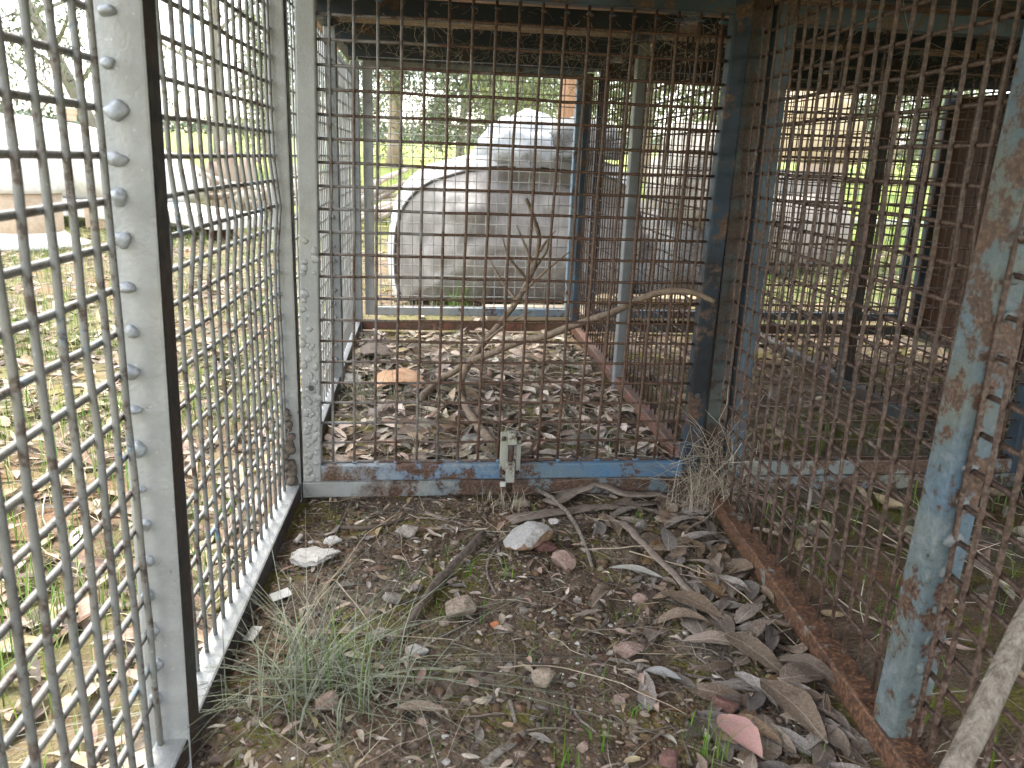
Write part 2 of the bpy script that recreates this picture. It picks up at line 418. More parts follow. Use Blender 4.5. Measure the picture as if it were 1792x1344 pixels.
M['red_bark'] = simple('red_brown_bark', (0.22, 0.115, 0.07), (0.38, 0.22, 0.145), 8, 0.85, 0.8, 0.02, stretch=(1.5, 1.5, 0.2))
M['grey_bark'] = simple('grey_bark', (0.15, 0.13, 0.11), (0.30, 0.27, 0.235), 7, 0.85, 0.8, 0.02, stretch=(1, 1, 0.25))
M['gum_leaf'] = simple('gum_foliage', (0.105, 0.125, 0.075), (0.185, 0.205, 0.135), 2, 0.5, 0, isl=0.8, trans=0.3)
M['gum_leaf2'] = simple('light_gum_foliage', (0.135, 0.16, 0.07), (0.22, 0.245, 0.13), 2, 0.5, 0, isl=0.8, trans=0.35)
M['far_wood'] = simple('far_foliage', (0.09, 0.115, 0.085), (0.14, 0.165, 0.125), 1, 0.7, 0, isl=0.8)
M['mesh_bag'] = simple('shade_cloth', (0.10, 0.10, 0.098), (0.20, 0.20, 0.195), 120, 0.85, 0.5, 0.004)
M['clay'] = simple('orange_clay', (0.36, 0.19, 0.09), (0.48, 0.28, 0.15), 5, 0.9, 0.5, 0.02)
M['wool'] = simple('woolly_bundle', (0.24, 0.215, 0.175), (0.40, 0.37, 0.31), 30, 0.9, 1.0, 0.02)

def ground_mat():
    m, t, b = new_mat('soil_and_pasture'); q = NT(t); p = q.pos(); s = q.sep(p)
    n1 = q.noise(p, 2.6, 5, 0.6); n2 = q.noise(p, 14, 6, 0.65); n3 = q.noise(p, 75, 5, 0.7); n4 = q.noise(p, 5.5, 5, 0.6, 0.4)
    soil = q.mix(q.ramp(n2, [(0.3, 0.0), (0.7, 1.0)]), (0.085, 0.058, 0.038), (0.21, 0.155, 0.108))
    soil = q.mix(q.ramp(n1, [(0.45, 0.0), (0.62, 0.75)]), soil, q.mix(n3, (0.13, 0.112, 0.09), (0.28, 0.25, 0.21)))
    soil = q.mix(q.ramp(q.noise(p, 3.3, 4, 0.6, 0.5), [(0.56, 0.0), (0.68, 0.8)]), soil, q.mix(n3, (0.14, 0.07, 0.034), (0.31, 0.175, 0.09)))
    moss = q.mix(n3, (0.075, 0.076, 0.013), (0.235, 0.215, 0.048))
    soil = q.mix(q.math('MULTIPLY', q.ramp(n4, [(0.49, 0.0), (0.60, 0.9)]), q.ramp(n3, [(0.34, 0.15), (0.52, 1.0)])), soil, moss)
    sp = q.ramp(q.vor(p, 95), [(0.09, 1.0), (0.15, 0.0)])
    soil = q.mix(q.math('MULTIPLY', sp, q.ramp(n2, [(0.52, 0.0), (0.62, 0.9)])), soil, (0.42, 0.39, 0.35))
    outm = q.mix(q.ramp(n2, [(0.35, 0.0), (0.65, 1.0)]), (0.115, 0.077, 0.048), (0.23, 0.17, 0.11))
    outm = q.mix(q.ramp(q.noise(p, 1.3, 4), [(0.55, 0.0), (0.68, 0.8)]), outm, (0.30, 0.17, 0.09))
    outm = q.mix(q.ramp(q.noise(p, 0.9, 5, 0.65), [(0.45, 0.0), (0.6, 0.7)]), outm, (0.15, 0.17, 0.05))
    field = q.mix(q.ramp(q.noise(p, 0.35, 6, 0.65), [(0.35, 0.0), (0.65, 1.0)]), (0.17, 0.23, 0.045), (0.30, 0.33, 0.09))
    # where the cage stands the ground is bare; beyond a few metres pasture takes over
    dx = q.math('MAXIMUM', q.math('SUBTRACT', -0.36, s[0]), q.math('SUBTRACT', s[0], 2.9))
    dy = q.math('MAXIMUM', q.math('SUBTRACT', s[1], 4.0), q.math('SUBTRACT', -0.6, s[1]))
    edge = q.math('ADD', q.math('MAXIMUM', dx, dy), q.math('MULTIPLY', q.math('SUBTRACT', n1, 0.5), 0.5))
    c = q.mix(q.ramp(edge, [(0.0, 0.0), (0.22, 1.0)]), soil, outm)
    ln = q.n('VectorMath', operation='LENGTH'); q.l(p, ln.inputs[0])
    d = q.math('ADD', q.math('DIVIDE', ln.outputs['Value'], 20), q.math('MULTIPLY', q.math('SUBTRACT', n1, 0.5), 0.25))
    c = q.mix(q.ramp(d, [(0.38, 0.0), (0.55, 1.0)]), c, field)
    q.l(c, b.inputs['Base Color']); b.inputs['Roughness'].default_value = 0.92; b.inputs['Specular IOR Level'].default_value = 0.2
    hh = q.math('ADD', q.math('MULTIPLY', n2, 0.8), q.math('MULTIPLY', n3, 0.6))
    hh = q.math('SUBTRACT', hh, q.math('MULTIPLY', q.vor(p, 140), 0.35))
    q.l(q.bump(hh, 0.9, 0.012), b.inputs['Normal'])
    return m
M['ground'] = ground_mat()

# ------------------------------------------------------------------ ground sheet
def axis(lo, a, b, hi, step, grow=1.13):
    xs = list(np.arange(a, b+1e-6, step)); s = step; x = xs[-1]
    while x < hi: s *= grow; x += s; xs.append(x)
    s = step; x = xs[0]; left = []
    while x > lo: s *= grow; x -= s; left.append(x)
    return left[::-1] + xs
gx = axis(-900, -0.9, 1.3, 900, 0.011); gy = axis(-40, 0.75, 2.9, 1200, 0.011)
V = np.array([(x, y, gh(x, y)) for y in gy for x in gx], np.float32)
nx, ny = len(gx), len(gy)
i = np.arange(nx*ny).reshape(ny, nx)
F = np.stack([i[:-1, :-1].ravel(), i[:-1, 1:].ravel(), i[1:, 1:].ravel(), i[1:, :-1].ravel()], 1)
ground = mk_np('ground', V, F, M['ground'], smooth=True)
tag(ground, 'brown soil, moss and pasture running back to the trees', kind='structure')

# ------------------------------------------------------------------ the cage
def xL(y): return -0.268 + (0.04 if y < 1.83 else 0.0115)*(y-1.83)
def xR(y): return 0.737 + .068*(y-1.85) if y < 1.85 else 0.735 + .022*(y-1.85)
def x3(y): return 1.67 + 0.01*(y-1.85)
def x4(y): return 2.60 + 0.01*(y-1.85)
Y0, Y1, Y2 = -0.25, 1.852, 3.86
ZB, ZT = 0.03, 1.195                        # rail centres
MZ = 0.115                                  # first mesh row
cage = empty('animal_cage', (0.2, 1.85, 0))
tag(cage, 'long steel wire mesh animal cage standing on the soil under a timber roof', 'cage')
def cp(o):                                  # parent to the cage, keep world place
    o.parent = cage; o.matrix_parent_inverse = cage.matrix_world.inverted(); return o
bpy.context.view_layer.update()
def cpart(name, V, F, mat, smooth=False): return cp(mk(name, V, F, mat, None, smooth))
def sub(o, parent):
    o.parent = parent; o.matrix_parent_inverse = parent.matrix_world.inverted(); return o

WR = 0.003
def wire_pts(a, b, amp=0.0012, step=0.09):
    a = Vector(a); b = Vector(b); n = max(2, int((b-a).length/step)); pts = []
    t = (b-a).normalized(); s = t.orthogonal().normalized(); u = t.cross(s)
    o1, o2, o3 = rnd.uniform(-50, 50), rnd.uniform(-50, 50), rnd.uniform(-50, 50)
    for k in range(n+1):
        e = min(1, k/1.5, (n-k)/1.5)
        pts.append(a.lerp(b, k/n) + (s*noise.noise((o1+k*0.7, o2, 0)) + u*noise.noise((o3, o1+k*0.7, 5)))*amp*3*e)
    return pts
def beads(V0, F0, pos, size, mb, squash=(1, 1, 1)):   # irregular lump
    o = Vector((rnd.uniform(-9, 9), rnd.uniform(-9, 9), rnd.uniform(-9, 9)))
    Vn = [Vector(pos) + Vector((v.x*squash[0], v.y*squash[1], v.z*squash[2]))*size*(1+0.4*noise.noise(v*0.9+o)+0.15*noise.noise(v*2.6+o)) for v in V0]
    mb.add(Vn, F0)

def side_mesh(fx, off, ya, yb, mat, name='side_panel', single=False, pitch=0.05, ztop=1.17, bulge=0.0, r=WR):
    """welded mesh in a side wall from y=ya to yb"""
    P = lambda y, z: Vector((fx(y)+off, y, z))
    holder = None
    wires = []
    n = int(round((yb-ya)/pitch))
    for k in range(n+1):
        y = ya + (yb-ya)*k/n
        if k == 0: y += 0.010
        if k == n: y -= 0.010
        pts = wire_pts(P(y, MZ-0.065), P(y, ztop+0.01))
        wires.append([p + Vector((-WR*0.95 if off < 0 else WR*0.95, 0, 0))*0 for p in pts])
    rows = int((ztop-MZ)/pitch)+1
    for k in range(rows):
        z = MZ + k*pitch
        pts = wire_pts(P(ya-0.002, z), P(yb+0.002, z))
        wires.append([p + Vector((2*r*0.85*(-1 if off < 0 else 1), 0, 0)) for p in pts])
    if bulge:
        for wv in wires:
            for p in wv:
                e = math.exp(-((p.z-0.72)/0.05)**2); p.z -= bulge*e*0.25; p.x += bulge*e*0.6
    if single:
        mb = MB()
        for wv in wires: mb.add(*g_rod(wv, r, 5))
        return cpart(name, mb.V, mb.F, mat, True)
    h = empty(name, (fx(ya)+off, ya, 0)); bpy.context.view_layer.update(); cp(h); bpy.context.view_layer.update()
    for wv in wires:
        sub(mk('wire', *g_rod(wv, r, 6), mat, None, True), h)
    return h

def post(x, y, mat, z0=0.0, z1=1.215, wx=0.05, wy=0.04, lean=(0, 0)):
    return cpart('post', *g_tube((x, y, z0), (x+lean[0], y+lean[1], z1), wx, wy, (1, 0, 0)), mat)

def darken_inner(o):  # faces pointing along +x get a darker steel
    o.data.materials.append(M['dark_inner'])
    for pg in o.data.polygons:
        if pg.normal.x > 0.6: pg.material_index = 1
YM0, YM1 = 0.965, 2.83                       # intermediate posts
# posts of the left wall: outer faces silver
pl = post(xL(YM0)-0.024, YM0+0.02, M['silver'], wx=0.055, wy=0.05, lean=(0.008, 0.045))
pc_ = post(xL(1.85)-0.020, Y1+0.02, M['silver'], wx=0.044)
pm = post(xL(YM1)-0.010, YM1+0.02, M['silver_dark'], wx=0.04)
pe = post(xL(Y2)-0.012, Y2-0.01, M['silver_dark'], wx=0.04)
p0 = post(xL(0.1)-0.024, 0.1, M['silver'], wx=0.05)
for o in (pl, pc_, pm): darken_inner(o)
# posts between the bays
pr = post(xR(0.91)+0.030, 0.912, M['teal'], z0=0.0515, wx=0.050, wy=0.05, lean=(0.020, -0.022))
post(xR(1.85)+0.028, Y1+0.012, M['rust'], wx=0.05)
post(xR(YM1)+0.018, YM1+0.02, M['silver_dark'], wx=0.04)
post(xR(Y2)+0.024, Y2-0.01, M['blue'], wx=0.04)
post(xR(0.0)+0.024, 0.0, M['teal'], wx=0.05)
for fx, m_ in ((x3, 'rust'), (x4, 'blue')):
    for y in (0.95, Y1, YM1, Y2): post(fx(y), y+0.012, M[m_], wx=0.042)
# bottom and top rails along the walls, one piece per module
for fx, off, mat1, mat2 in ((xL, -0.02, 'silver', 'silver_dark'), (xR, 0.022, 'rust_rail', 'redrail'), (x3, 0, 'rust', 'rust'), (x4, 0, 'rust', 'rust')):
    for (a, b, m_) in ((-0.2, Y1-0.004, mat1), (Y1+0.044, Y2-0.034, mat2)):
        rl = cpart('rail', *g_tube((fx(a)+off, a, ZB), (fx(b)+off, b, ZB), 0.042, 0.042, (1, 0, 0)), M[m_])
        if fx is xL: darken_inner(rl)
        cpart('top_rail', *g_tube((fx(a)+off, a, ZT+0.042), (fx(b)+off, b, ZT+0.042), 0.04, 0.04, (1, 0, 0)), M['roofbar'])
# cross rails under the doors and over them
bays = ((xL, 0.004, xR, 0.0), (xR, 0.056, x3, -0.023), (x3, 0.023, x4, -0.023))
for bi, (fa, oa, fb, ob) in enumerate(bays):
    for y, m_ in ((Y1+0.02, ('rail', 'rail', 'rail')[bi]), (Y2-0.01, ('redrail', 'rust', 'rust')[bi])):
        cpart('cross_rail', *g_tube((fa(y)+oa, y, 0.031), (fb(y)+ob, y, 0.031), 0.04, 0.042, (0, 1, 0)), M[m_])
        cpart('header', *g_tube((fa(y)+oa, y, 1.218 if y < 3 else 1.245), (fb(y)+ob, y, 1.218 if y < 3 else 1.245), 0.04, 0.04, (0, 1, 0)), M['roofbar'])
    for y in (1.35, 2.38, YM1+0.02, 3.32):
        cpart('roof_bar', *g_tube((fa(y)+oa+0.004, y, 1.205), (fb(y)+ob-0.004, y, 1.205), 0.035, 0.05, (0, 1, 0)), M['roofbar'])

# side meshes: the panels nearest are built wire by wire
side_mesh(xL, -0.032, 0.125, YM0-0.002, M['wire_left'], r=0.0046)
side_mesh(xL, -0.030, YM0+0.05, Y1+0.0, M['wire_left'], bulge=0.016, r=0.0040)
side_mesh(xR, 0.034, 0.05, 0.885, M['wire_rust'], r=0.0040)
side_mesh(xR, 0.030, 0.937, Y1-0.014, M['wire_rust'], bulge=0.008, r=0.0034)
side_mesh(xL, -0.022, Y1+0.04, YM1, M['wire_far'], single=True)
side_mesh(xL, -0.022, YM1+0.04, Y2-0.03, M['wire_far'], single=True)
side_mesh(xR, 0.030, Y1+0.034, YM1, M['wire_rust'], single=True)
side_mesh(xR, 0.030, YM1+0.04, Y2-0.03, M['wire_rust'], single=True)
side_mesh(x3, 0.0, 0.97, Y1-0.01, M['wire_rust'], single=True)
side_mesh(x3, 0.0, Y1+0.034, YM1, M['wire_rust'], single=True)
side_mesh(x3, 0.0, YM1+0.034, Y2-0.03, M['wire_rust'], single=True)
# boards closing the outer side of the last bay
for k in range(18):
    y = 0.9 + k*0.17
    cpart('board', *g_box((x4(y)+0.04, y, 0.62), 0.018, 0.160, 1.14, 0.003), M['side_wood'])

# ---- doors
def door(xa, xb, y, z0, z1, mat, wmat, pitch=0.05, x_first=None, single=True, tilt=0.0, r=WR, fw=0.042):
    """hinged mesh door: frame, wires; z0..z1 the frame's outer height"""
    mb = MB(); cnt_ = []
    h = fw/2
    def PT(x, z, dy=0.0): return Vector((x + tilt*(z-z0), y+dy, z))
    mb.add(*g_tube(PT(xa+h, z0), PT(xa+h, z1), fw, 0.04, (1, 0, 0))); cnt_.append(len(mb.F))
    mb.add(*g_tube(PT(xb-h, z0), PT(xb-h, z1), fw, 0.04, (1, 0, 0))); cnt_.append(len(mb.F))
    mb.add(*g_tube(PT(xa+fw+.0005, z0+0.02), PT(xb-fw-.0005, z0+0.02), 0.04, 0.04, (0, 1, 0))); cnt_.append(len(mb.F))
    mb.add(*g_tube(PT(xa+fw+.0005, z1-0.02), PT(xb-fw-.0005, z1-0.02), 0.04, 0.04, (0, 1, 0)))
    cnt_.append(len(mb.F))
    mats = mat if isinstance(mat, list) else [mat]*4
    mi = []
    for k in range(4): mi += [k]*(cnt_[k]-(cnt_[k-1] if k else 0))
    d = cp(mk('door', mb.V, mb.F, mats, None, False, mi)); bpy.context.view_layer.update()
    wires = []
    x = x_first if x_first is not None else xa+fw+0.03
    while x < xb-fw-0.008:
        wires.append(wire_pts(PT(x, z0+0.036, -0.004), PT(x, z1-0.036, -0.004))); x += pitch
    z = z0+0.0425
    while z < z1-0.04:
        wires.append(wire_pts(PT(xa+fw-0.004, z, 0.0), PT(xb-fw+0.004, z, 0.0))); z += pitch
    if single:
        m2 = MB()
        for wv in wires: m2.add(*g_rod(wv, r, 5))
        sub(mk('wire_mesh', m2.V, m2.F, wmat, None, True), d)
    else:
        for wv in wires: sub(mk('wire', *g_rod(wv, r, 6), wmat, None, True), d)
    return d
d1 = door(-0.259, 0.724, Y1, 0.062, 1.190, [M['silver'], M['stile'], M['door'], M['blue']], M['wire_door'], x_first=-0.1895, single=False, tilt=0.016, r=0.0034)
tag(d1, 'blue and silver door frame with rusty mesh')
door(xR(Y1)+0.062, x3(Y1)-0.03, Y1, 0.062, 1.176, [M['blue'], M['blue'], M['rail'], M['blue']], M['wire_rust'])
door(x3(Y1)+0.03, x4(Y1)-0.03, Y1, 0.062, 1.176, M['blue'], M['wire_rust'])
door(-0.225, 0.800, Y2+0.03, 0.075, 1.232, M['galv'], M['wire_far'], r=0.0024, fw=0.045)
door(0.86, 1.625, Y2+0.03, 0.075, 1.232, M['blue'], M['wire_far'], r=0.0024)
door(1.69, 2.575, Y2+0.03, 0.075, 1.232, M['blue'], M['wire_far'], r=0.0024, fw=0.05)

# ---- latch on the near door
def on_d(px, py): return on_y(px, py, Y1)
def lpart(name, c, sx, sy, sz, mat, bev=0.0012): return sub(mk(name, *g_box(c, sx, sy, sz, bev), mat), d1)
lx = on_d(888, 790).x
yf = Y1-0.02                                   # door front face
lpart('latch_plate', (lx-0.011, yf-0.0042, 0.128), 0.020, 0.008, 0.118, M['latch'])
lpart('latch_plate', (lx+0.024, yf-0.0042, 0.132), 0.012, 0.008, 0.112, M['latch'])
lpart('latch_keeper', (lx+0.006, yf-0.015, 0.176), 0.021, 0.028, 0.028, M['latch'])
lpart('latch_keeper', (lx+0.003, yf-0.015, 0.090), 0.021, 0.028, 0.052, M['latch'])
sub(mk('latch_bolt', *g_rod([(lx+0.005, yf-0.014, 0.172), (lx+0.005, yf-0.0145, 0.14), (lx+0.004, yf-0.014, 0.1), (lx+0.003, yf-0.015, 0.036)], 0.0075, 10), M['rust'], None, True), d1)
for (dx, z) in ((-0.013, 0.172), (0.024, 0.172), (-0.013, 0.083), (0.024, 0.083)):
    sub(mk('screw_head', *g_rod([(lx+dx, yf-0.0075, z), (lx+dx, yf-0.011, z), (lx+dx, yf-0.0145, z)], [0.0058, 0.0056, 0.003], 8), M['rust'], None, True), d1)
cpart('latch_socket', *g_box((lx-0.009, Y1-0.0035, 0.042), 0.014, 0.007, 0.013, 0.001), M['paper'])

# ---- weld beads and lumpy paint on the posts
def bead_set(parent, pts, size, mat, sq=(1, 1, 1), sub_=2, each=False):
    mb = MB()
    for p in pts:
        if each: mb = MB()
        beads(*ICO[sub_], p, size*rnd.uniform(0.6, 1.25), mb, (sq[0]*rnd.uniform(.8, 1.4), sq[1], sq[2]*rnd.uniform(.7, 1.2)))
        if each: sub(mk('weld_bead', mb.V, mb.F, mat, None, True), parent)
    if not each:
        o = mk('weld_beads', mb.V, mb.F, mat, None, True); sub(o, parent); o['kind'] = 'stuff'
bead_set(pl, [(xL(YM0)-0.035+rnd.uniform(-.004, .004)+0.008*z/1.2, YM0-0.006+0.045*z/1.2, z+rnd.uniform(-.005, .005)) for z in np.arange(MZ, 1.2, 0.05)], 0.0082, M['weld'], (1, .7, 1), 3, True)
bead_set(pc_, [(xL(1.85)-0.030, Y1+0.001, z+rnd.uniform(-.005, .005)) for z in np.arange(MZ, 1.2, 0.05)], 0.0060, M['weld'], each=True)
bead_set(pm, [(xL(YM1)-0.012, YM1-0.002, z) for z in np.arange(MZ, 1.2, 0.05)], 0.006, M['silver_dark'])
M['weld_r'] = steel('weld_blue', None, 0.42, (0.11, 0.13, 0.13), (0.16, 0.175, 0.18), seed=21, bump=0.4)
bead_set(pr, [(xR(0.9)+0.030+0.018*z/1.2, 0.889-0.025*z/1.2, z+rnd.uniform(-.006, .006)) for z in np.arange(MZ, 1.2, 0.05)], 0.0095, M['weld_r'], (1, .7, 1), 3, True)
# lumpy filler down the hinge stile and mud nests beside it
pts = []
for k in range(70):
    z = rnd.uniform(0.07, 0.42) if k < 58 else rnd.uniform(0.42, 0.66)
    pts.append((-0.238+rnd.uniform(-.016, .016)+0.016*(z-.06), Y1-0.0205, z))
bead_set(d1, pts, 0.0062, M['silver'], (1, 0.3, 1.25))
for hp in (on_d(547, 675), on_d(1215, 688)):  # dark discs stand in for the shade inside two bolt holes
    sub(mk('hole_shade', *g_rod([(hp.x, Y1-0.0232, hp.z), (hp.x, Y1-0.018, hp.z)], 0.0065, 10), M['seam']), d1)
bead_set(d1, [(-0.19+k*0.05+0.004, Y1-0.004, 0.1045) for k in range(18)], 0.0052, M['door'], (1.3, 1, 0.8))
bead_set(d1, [(-0.19+k*0.05+0.02, Y1-0.004, 1.134) for k in range(18)], 0.0055, M['blue'], (1.3, 1, 0.8))
M['mud'] = simple('mud_nest', (0.075, 0.06, 0.05), (0.17, 0.145, 0.12), 60, 0.95, 1.0, 0.006)
nest = MB()
for zc, n_, sz in ((0.075, 16, 0.012), (0.15, 14, 0.011), (0.21, 12, 0.009)):
    for k in range(n_):
        beads(*ICO[2], (xL(1.84)-0.026+rnd.uniform(-.010, .010), Y1-0.006+rnd.uniform(-.006, .004), zc+rnd.uniform(-.03, .03)), sz*rnd.uniform(.6, 1.1), nest)
o = nest.build('mud_nest', M['mud'], None, True)
tag(o, 'dark crumbly mud nest stuck to the foot of the silver corner post', 'nest')

# ---- roof
roof = empty('roof', (0.2, 1.8, 1.262)); bpy.context.view_layer.update(); cp(roof); bpy.context.view_layer.update()
y = -0.22
k = 0
while y < 4.0:
    wd = rnd.uniform(0.135, 0.15)
    for xa, xb in ((-0.36, 1.1+rnd.uniform(-.2, .2)), (None, 2.70)):
        if xa is None: xa = last+0.006
        last = xb
        V_, F_ = g_box(((xa+xb)/2, y+wd/2, 1.278+0.012*rnd.random()), xb-xa, wd, 0.02, 0.002)
        sub(mk('roof_plank', V_, F_, M['roof_wood']), roof)
    y += wd+rnd.uniform(0.002, 0.006); k += 1

# ------------------------------------------------------------------ ground litter helpers
def leaf_geo(Lh, W, bend, fold, twist, side_curve=0.0, st=10, curl=None):
    V = []; F = []; o = rnd.uniform(0, 90)
    if curl is None: curl = rnd.uniform(-0.2, 0.4)
    for i in range(st+1):
        t = i/st
        wd = W*max(0.0, math.sin(math.pi*min(1, t**0.85)))**0.75*(1-0.25*t)
        if i == 0: wd = W*0.06
        if i == st: wd = 0.004
        x = (t-0.5)*Lh
        zc = bend*Lh*(math.sin(math.pi*t)-0.3) + 0.02*Lh*noise.noise((t*4, o, 0))
        yc = side_curve*Lh*math.sin(math.pi*t)
        a = twist*(t-0.5)
        for sgn in (-1, -0.55, 0, 0.55, 1):
            e = 1+0.16*noise.noise((t*7, sgn*3, o))*(abs(sgn) > .8)
            yy = sgn*wd/2*e; zz = abs(sgn)*fold*wd/2 + max(0, abs(sgn)-.5)*curl*wd*0.6 + 0.07*wd*noise.noise((t*6, sgn*4, o+5))
            V.append((x, yc+yy*math.cos(a)-zz*math.sin(a), zc+yy*math.sin(a)+zz*math.cos(a)))
    for i in range(st):
        for j in range(4):
            F.append((i*5+j, i*5+j+1, (i+1)*5+j+1, (i+1)*5+j))
    return V, F
LV = [leaf_geo(1.0, rnd.uniform(0.22, 0.40), rnd.uniform(-0.03, 0.09), rnd.uniform(-.18, .28), rnd.uniform(-.8, .8), rnd.uniform(-.14, .14)) for _ in range(14)]
def scatter_leaves(name, pts, size, mat, label, parent=None, tilt=0.35, lift=0.004):
    """one joined mesh of many leaves"""
    AV = []; AF = []; b = 0
    LN = [np.array(v[0]) for v in LV]; FN = np.array(LV[0][1])
    for (x, y) in pts:
        v = LN[rnd.randrange(len(LN))]*size*rnd.uniform(0.55, 1.35)
        a = rnd.uniform(0, 2*math.pi); e = Matrix.Rotation(a, 3, 'Z') @ Matrix.Rotation(rnd.gauss(0, tilt), 3, 'X') @ Matrix.Rotation(rnd.gauss(0, tilt*0.6), 3, 'Y')
        w_ = v @ np.array(e).T
        w_ += np.array((x, y, gh(x, y) + lift + rnd.random()*lift*2 - min(0, w_[:, 2].min())*0.55))
        AV.append(w_); AF.append(FN+b); b += len(v)
    o = mk_np(name, np.concatenate(AV), np.concatenate(AF), mat, parent, smooth=True)
    tag(o, label, 'leaves', kind='stuff'); return o
def scatter_blades(name, pts, hmin, hmax, width, mat, label, lean=0.5, cat='grass', base=None):
    n = len(pts); P = np.array([(x, y, gh(x, y) if base is None else base) for x, y in pts])
    az = rg.uniform(0, 2*np.pi, n); ln = np.abs(rg.normal(0, lean, n)); hh = rg.uniform(hmin, hmax, n); wd = width*rg.uniform(0.6, 1.3, n)
    d = np.stack([np.cos(az), np.sin(az), np.zeros(n)], 1); s = np.stack([-np.sin(az+rg.normal(0, .5, n)), np.cos(az), np.zeros(n)], 1)
    V = []; seg = 4
    for k in range(seg+1):
        t = k/seg
        c = P + d*(hh*ln*t*t)[:, None] + np.array((0, 0, 1))*(hh*(t - 0.35*np.minimum(ln, 1.6)*t*t))[:, None]
        ww = (wd*(1-t**1.5)*0.5 + 0.0002)[:, None]
        V.append(c-s*ww); V.append(c+s*ww)
    V = np.stack(V, 1)                     # n, 2*(seg+1), 3
    F0 = np.array([(2*k, 2*k+1, 2*k+3, 2*k+2) for k in range(seg)])
    F = (F0[None] + (np.arange(n)*2*(seg+1))[:, None, None]).reshape(-1, 4)
    o = mk_np(name, V.reshape(-1, 3), F, mat, smooth=True)
    if label: tag(o, label, cat, kind='stuff')
    return o
def scatter_crumbs(name, pts, size, mat, label, flat=0.6):
    V0 = np.array([tuple(v) for v in ICO[1][0]]); F0 = np.array(ICO[1][1]); n = len(pts)
    sc = size*np.exp(rg.normal(0, 0.5, n))
    an = rg.uniform(.55, 1.3, (n, len(V0)))
    V = V0[None]*an[:, :, None]*sc[:, None, None]*rg.uniform(.6, 1.2, (n, 1, 3))
    V[:, :, 2] *= flat
    P = np.array([(x, y, gh(x, y)) for x, y in pts]); V += P[:, None, :]
    F = (F0[None] + (np.arange(n)*len(V0))[:, None, None]).reshape(-1, 3)
    o = mk_np(name, V.reshape(-1, 3), F, mat); tag(o, label, 'crumbs', kind='stuff'); return o
def scatter_twigs(name, pts, lmin, lmax, r, mat, label, wild=0.25, lift=0.003, cat='twigs'):
    mb = MB()
    for (x, y) in pts:
        a = rnd.uniform(0, math.pi*2); ln = rnd.uniform(lmin, lmax); n = 4; pts_ = []; px, py = x, y
        for k in range(n+1):
            pts_.append((px, py, gh(px, py)+lift+rnd.random()*lift))
            a += rnd.gauss(0, wild); px += math.cos(a)*ln/n; py += math.sin(a)*ln/n
        rr = r*rnd.uniform(.6, 1.5)
        mb.add(*g_rod(pts_, [rr, rr*0.95, rr*0.85, rr*0.75, rr*0.5], 5))
    o = mb.build(name, mat, None, True); tag(o, label, cat, kind='stuff'); return o
def upts(n, xa, xb, ya, yb, keep=None):
    o = []
    while len(o) < n:
        x, y = rnd.uniform(xa, xb), rnd.uniform(ya, yb)
        if keep is None or keep(x, y): o.append((x, y))
    return o

# ------------------------------------------------------------------ soil crumbs, twigs, straw, leaf litter
inb = lambda x, y: xL(y)+0.01 < x < xR(y)-0.005
scatter_crumbs('soil_crumbs', upts(16000, -0.3, 0.75, 0.8, 2.2, inb), 0.0030, M['pebble'], 'fine brown soil crumbs and grit on the cage floor')
scatter_crumbs('white_flakes', upts(520, -0.3, 0.75, 0.85, 1.85, lambda x, y: inb(x, y) and noise.noise((x*4, y*4, 2)) > -0.05), 0.0030, M['flake'], 'small white flakes and chips on the cage floor', 0.35)
scatter_crumbs('gravel', upts(300, -0.3, 0.75, 0.85, 1.85, inb), 0.0045, M['stone_tan'], 'small mixed gravel on the cage floor', 0.7)
scatter_twigs('twigs', upts(330, -0.3, 0.75, 0.85, 1.9, inb), 0.03, 0.11, 0.0013, M['twig'], 'thin grey twigs scattered on the cage floor')
scatter_twigs('straw', upts(200, -0.3, 0.75, 0.85, 1.9, inb), 0.03, 0.18, 0.0005, M['straw'], 'pale straw stalks scattered on the cage floor', 0.12, 0.008, 'straw')
scatter_leaves('leaf_litter', upts(900, -0.25, 0.74, 1.95, 3.8), 0.075, M['litter_pale'], 'bleached gum leaves covering the far part of the cage floor')
scatter_leaves('leaf_litter', upts(500, -0.25, 0.74, 1.95, 3.8), 0.08, M['litter'], 'brown gum leaves mixed into the far part of the cage floor')
scatter_leaves('leaf_litter', upts(1100, 0.78, 2.55, 0.85, 3.8), 0.085, M['litter'], 'brown gum leaf litter on the floor behind the rusty side mesh')
scatter_leaves('leaf_litter', upts(2600, -4.5, -0.34, 0.5, 8.5), 0.09, M['litter'], 'dry gum leaves lying on the open ground beside the cage')
scatter_leaves('leaf_litter', upts(1800, -4.5, -0.34, 0.5, 8.5), 0.075, M['litter_pale'], 'bleached gum leaves lying on the open ground beside the cage')
scatter_leaves('leaf_litter', upts(1500, -1.2, 5.0, 3.95, 8.0), 0.09, M['litter'], 'dry gum leaves lying on the ground beyond the far doors')
scatter_leaves('leaf_litter', upts(1500, -2.0, -0.34, 0.5, 3.6), 0.08, M['litter'], 'dense dry gum leaves lying close along the outside of the silver mesh')
scatter_blades('grass', upts(3200, -2.0, -0.36, 0.5, 3.6, lambda x, y: noise.noise((x*2.2, y*2.2, 19)) > 0.0), 0.03, 0.11, 0.0026, M['grass_green'], 'green grass patches close along the outside of the silver mesh', 0.7)
scatter_twigs('twigs', upts(260, -0.25, 0.74, 1.95, 3.8), 0.05, 0.25, 0.0018, M['twig'], 'twigs lying among the leaves in the far part of the cage')
scatter_twigs('straw', upts(300, -0.25, 0.74, 1.95, 3.8), 0.08, 0.3, 0.0009, M['straw'], 'straw lying among the leaves in the far part of the cage', 0.12, 0.012, 'straw')
scatter_twigs('twigs', upts(700, -4.5, -0.34, 0.5, 8), 0.06, 0.35, 0.0022, M['twig'], 'twigs lying on the open ground beside the cage')
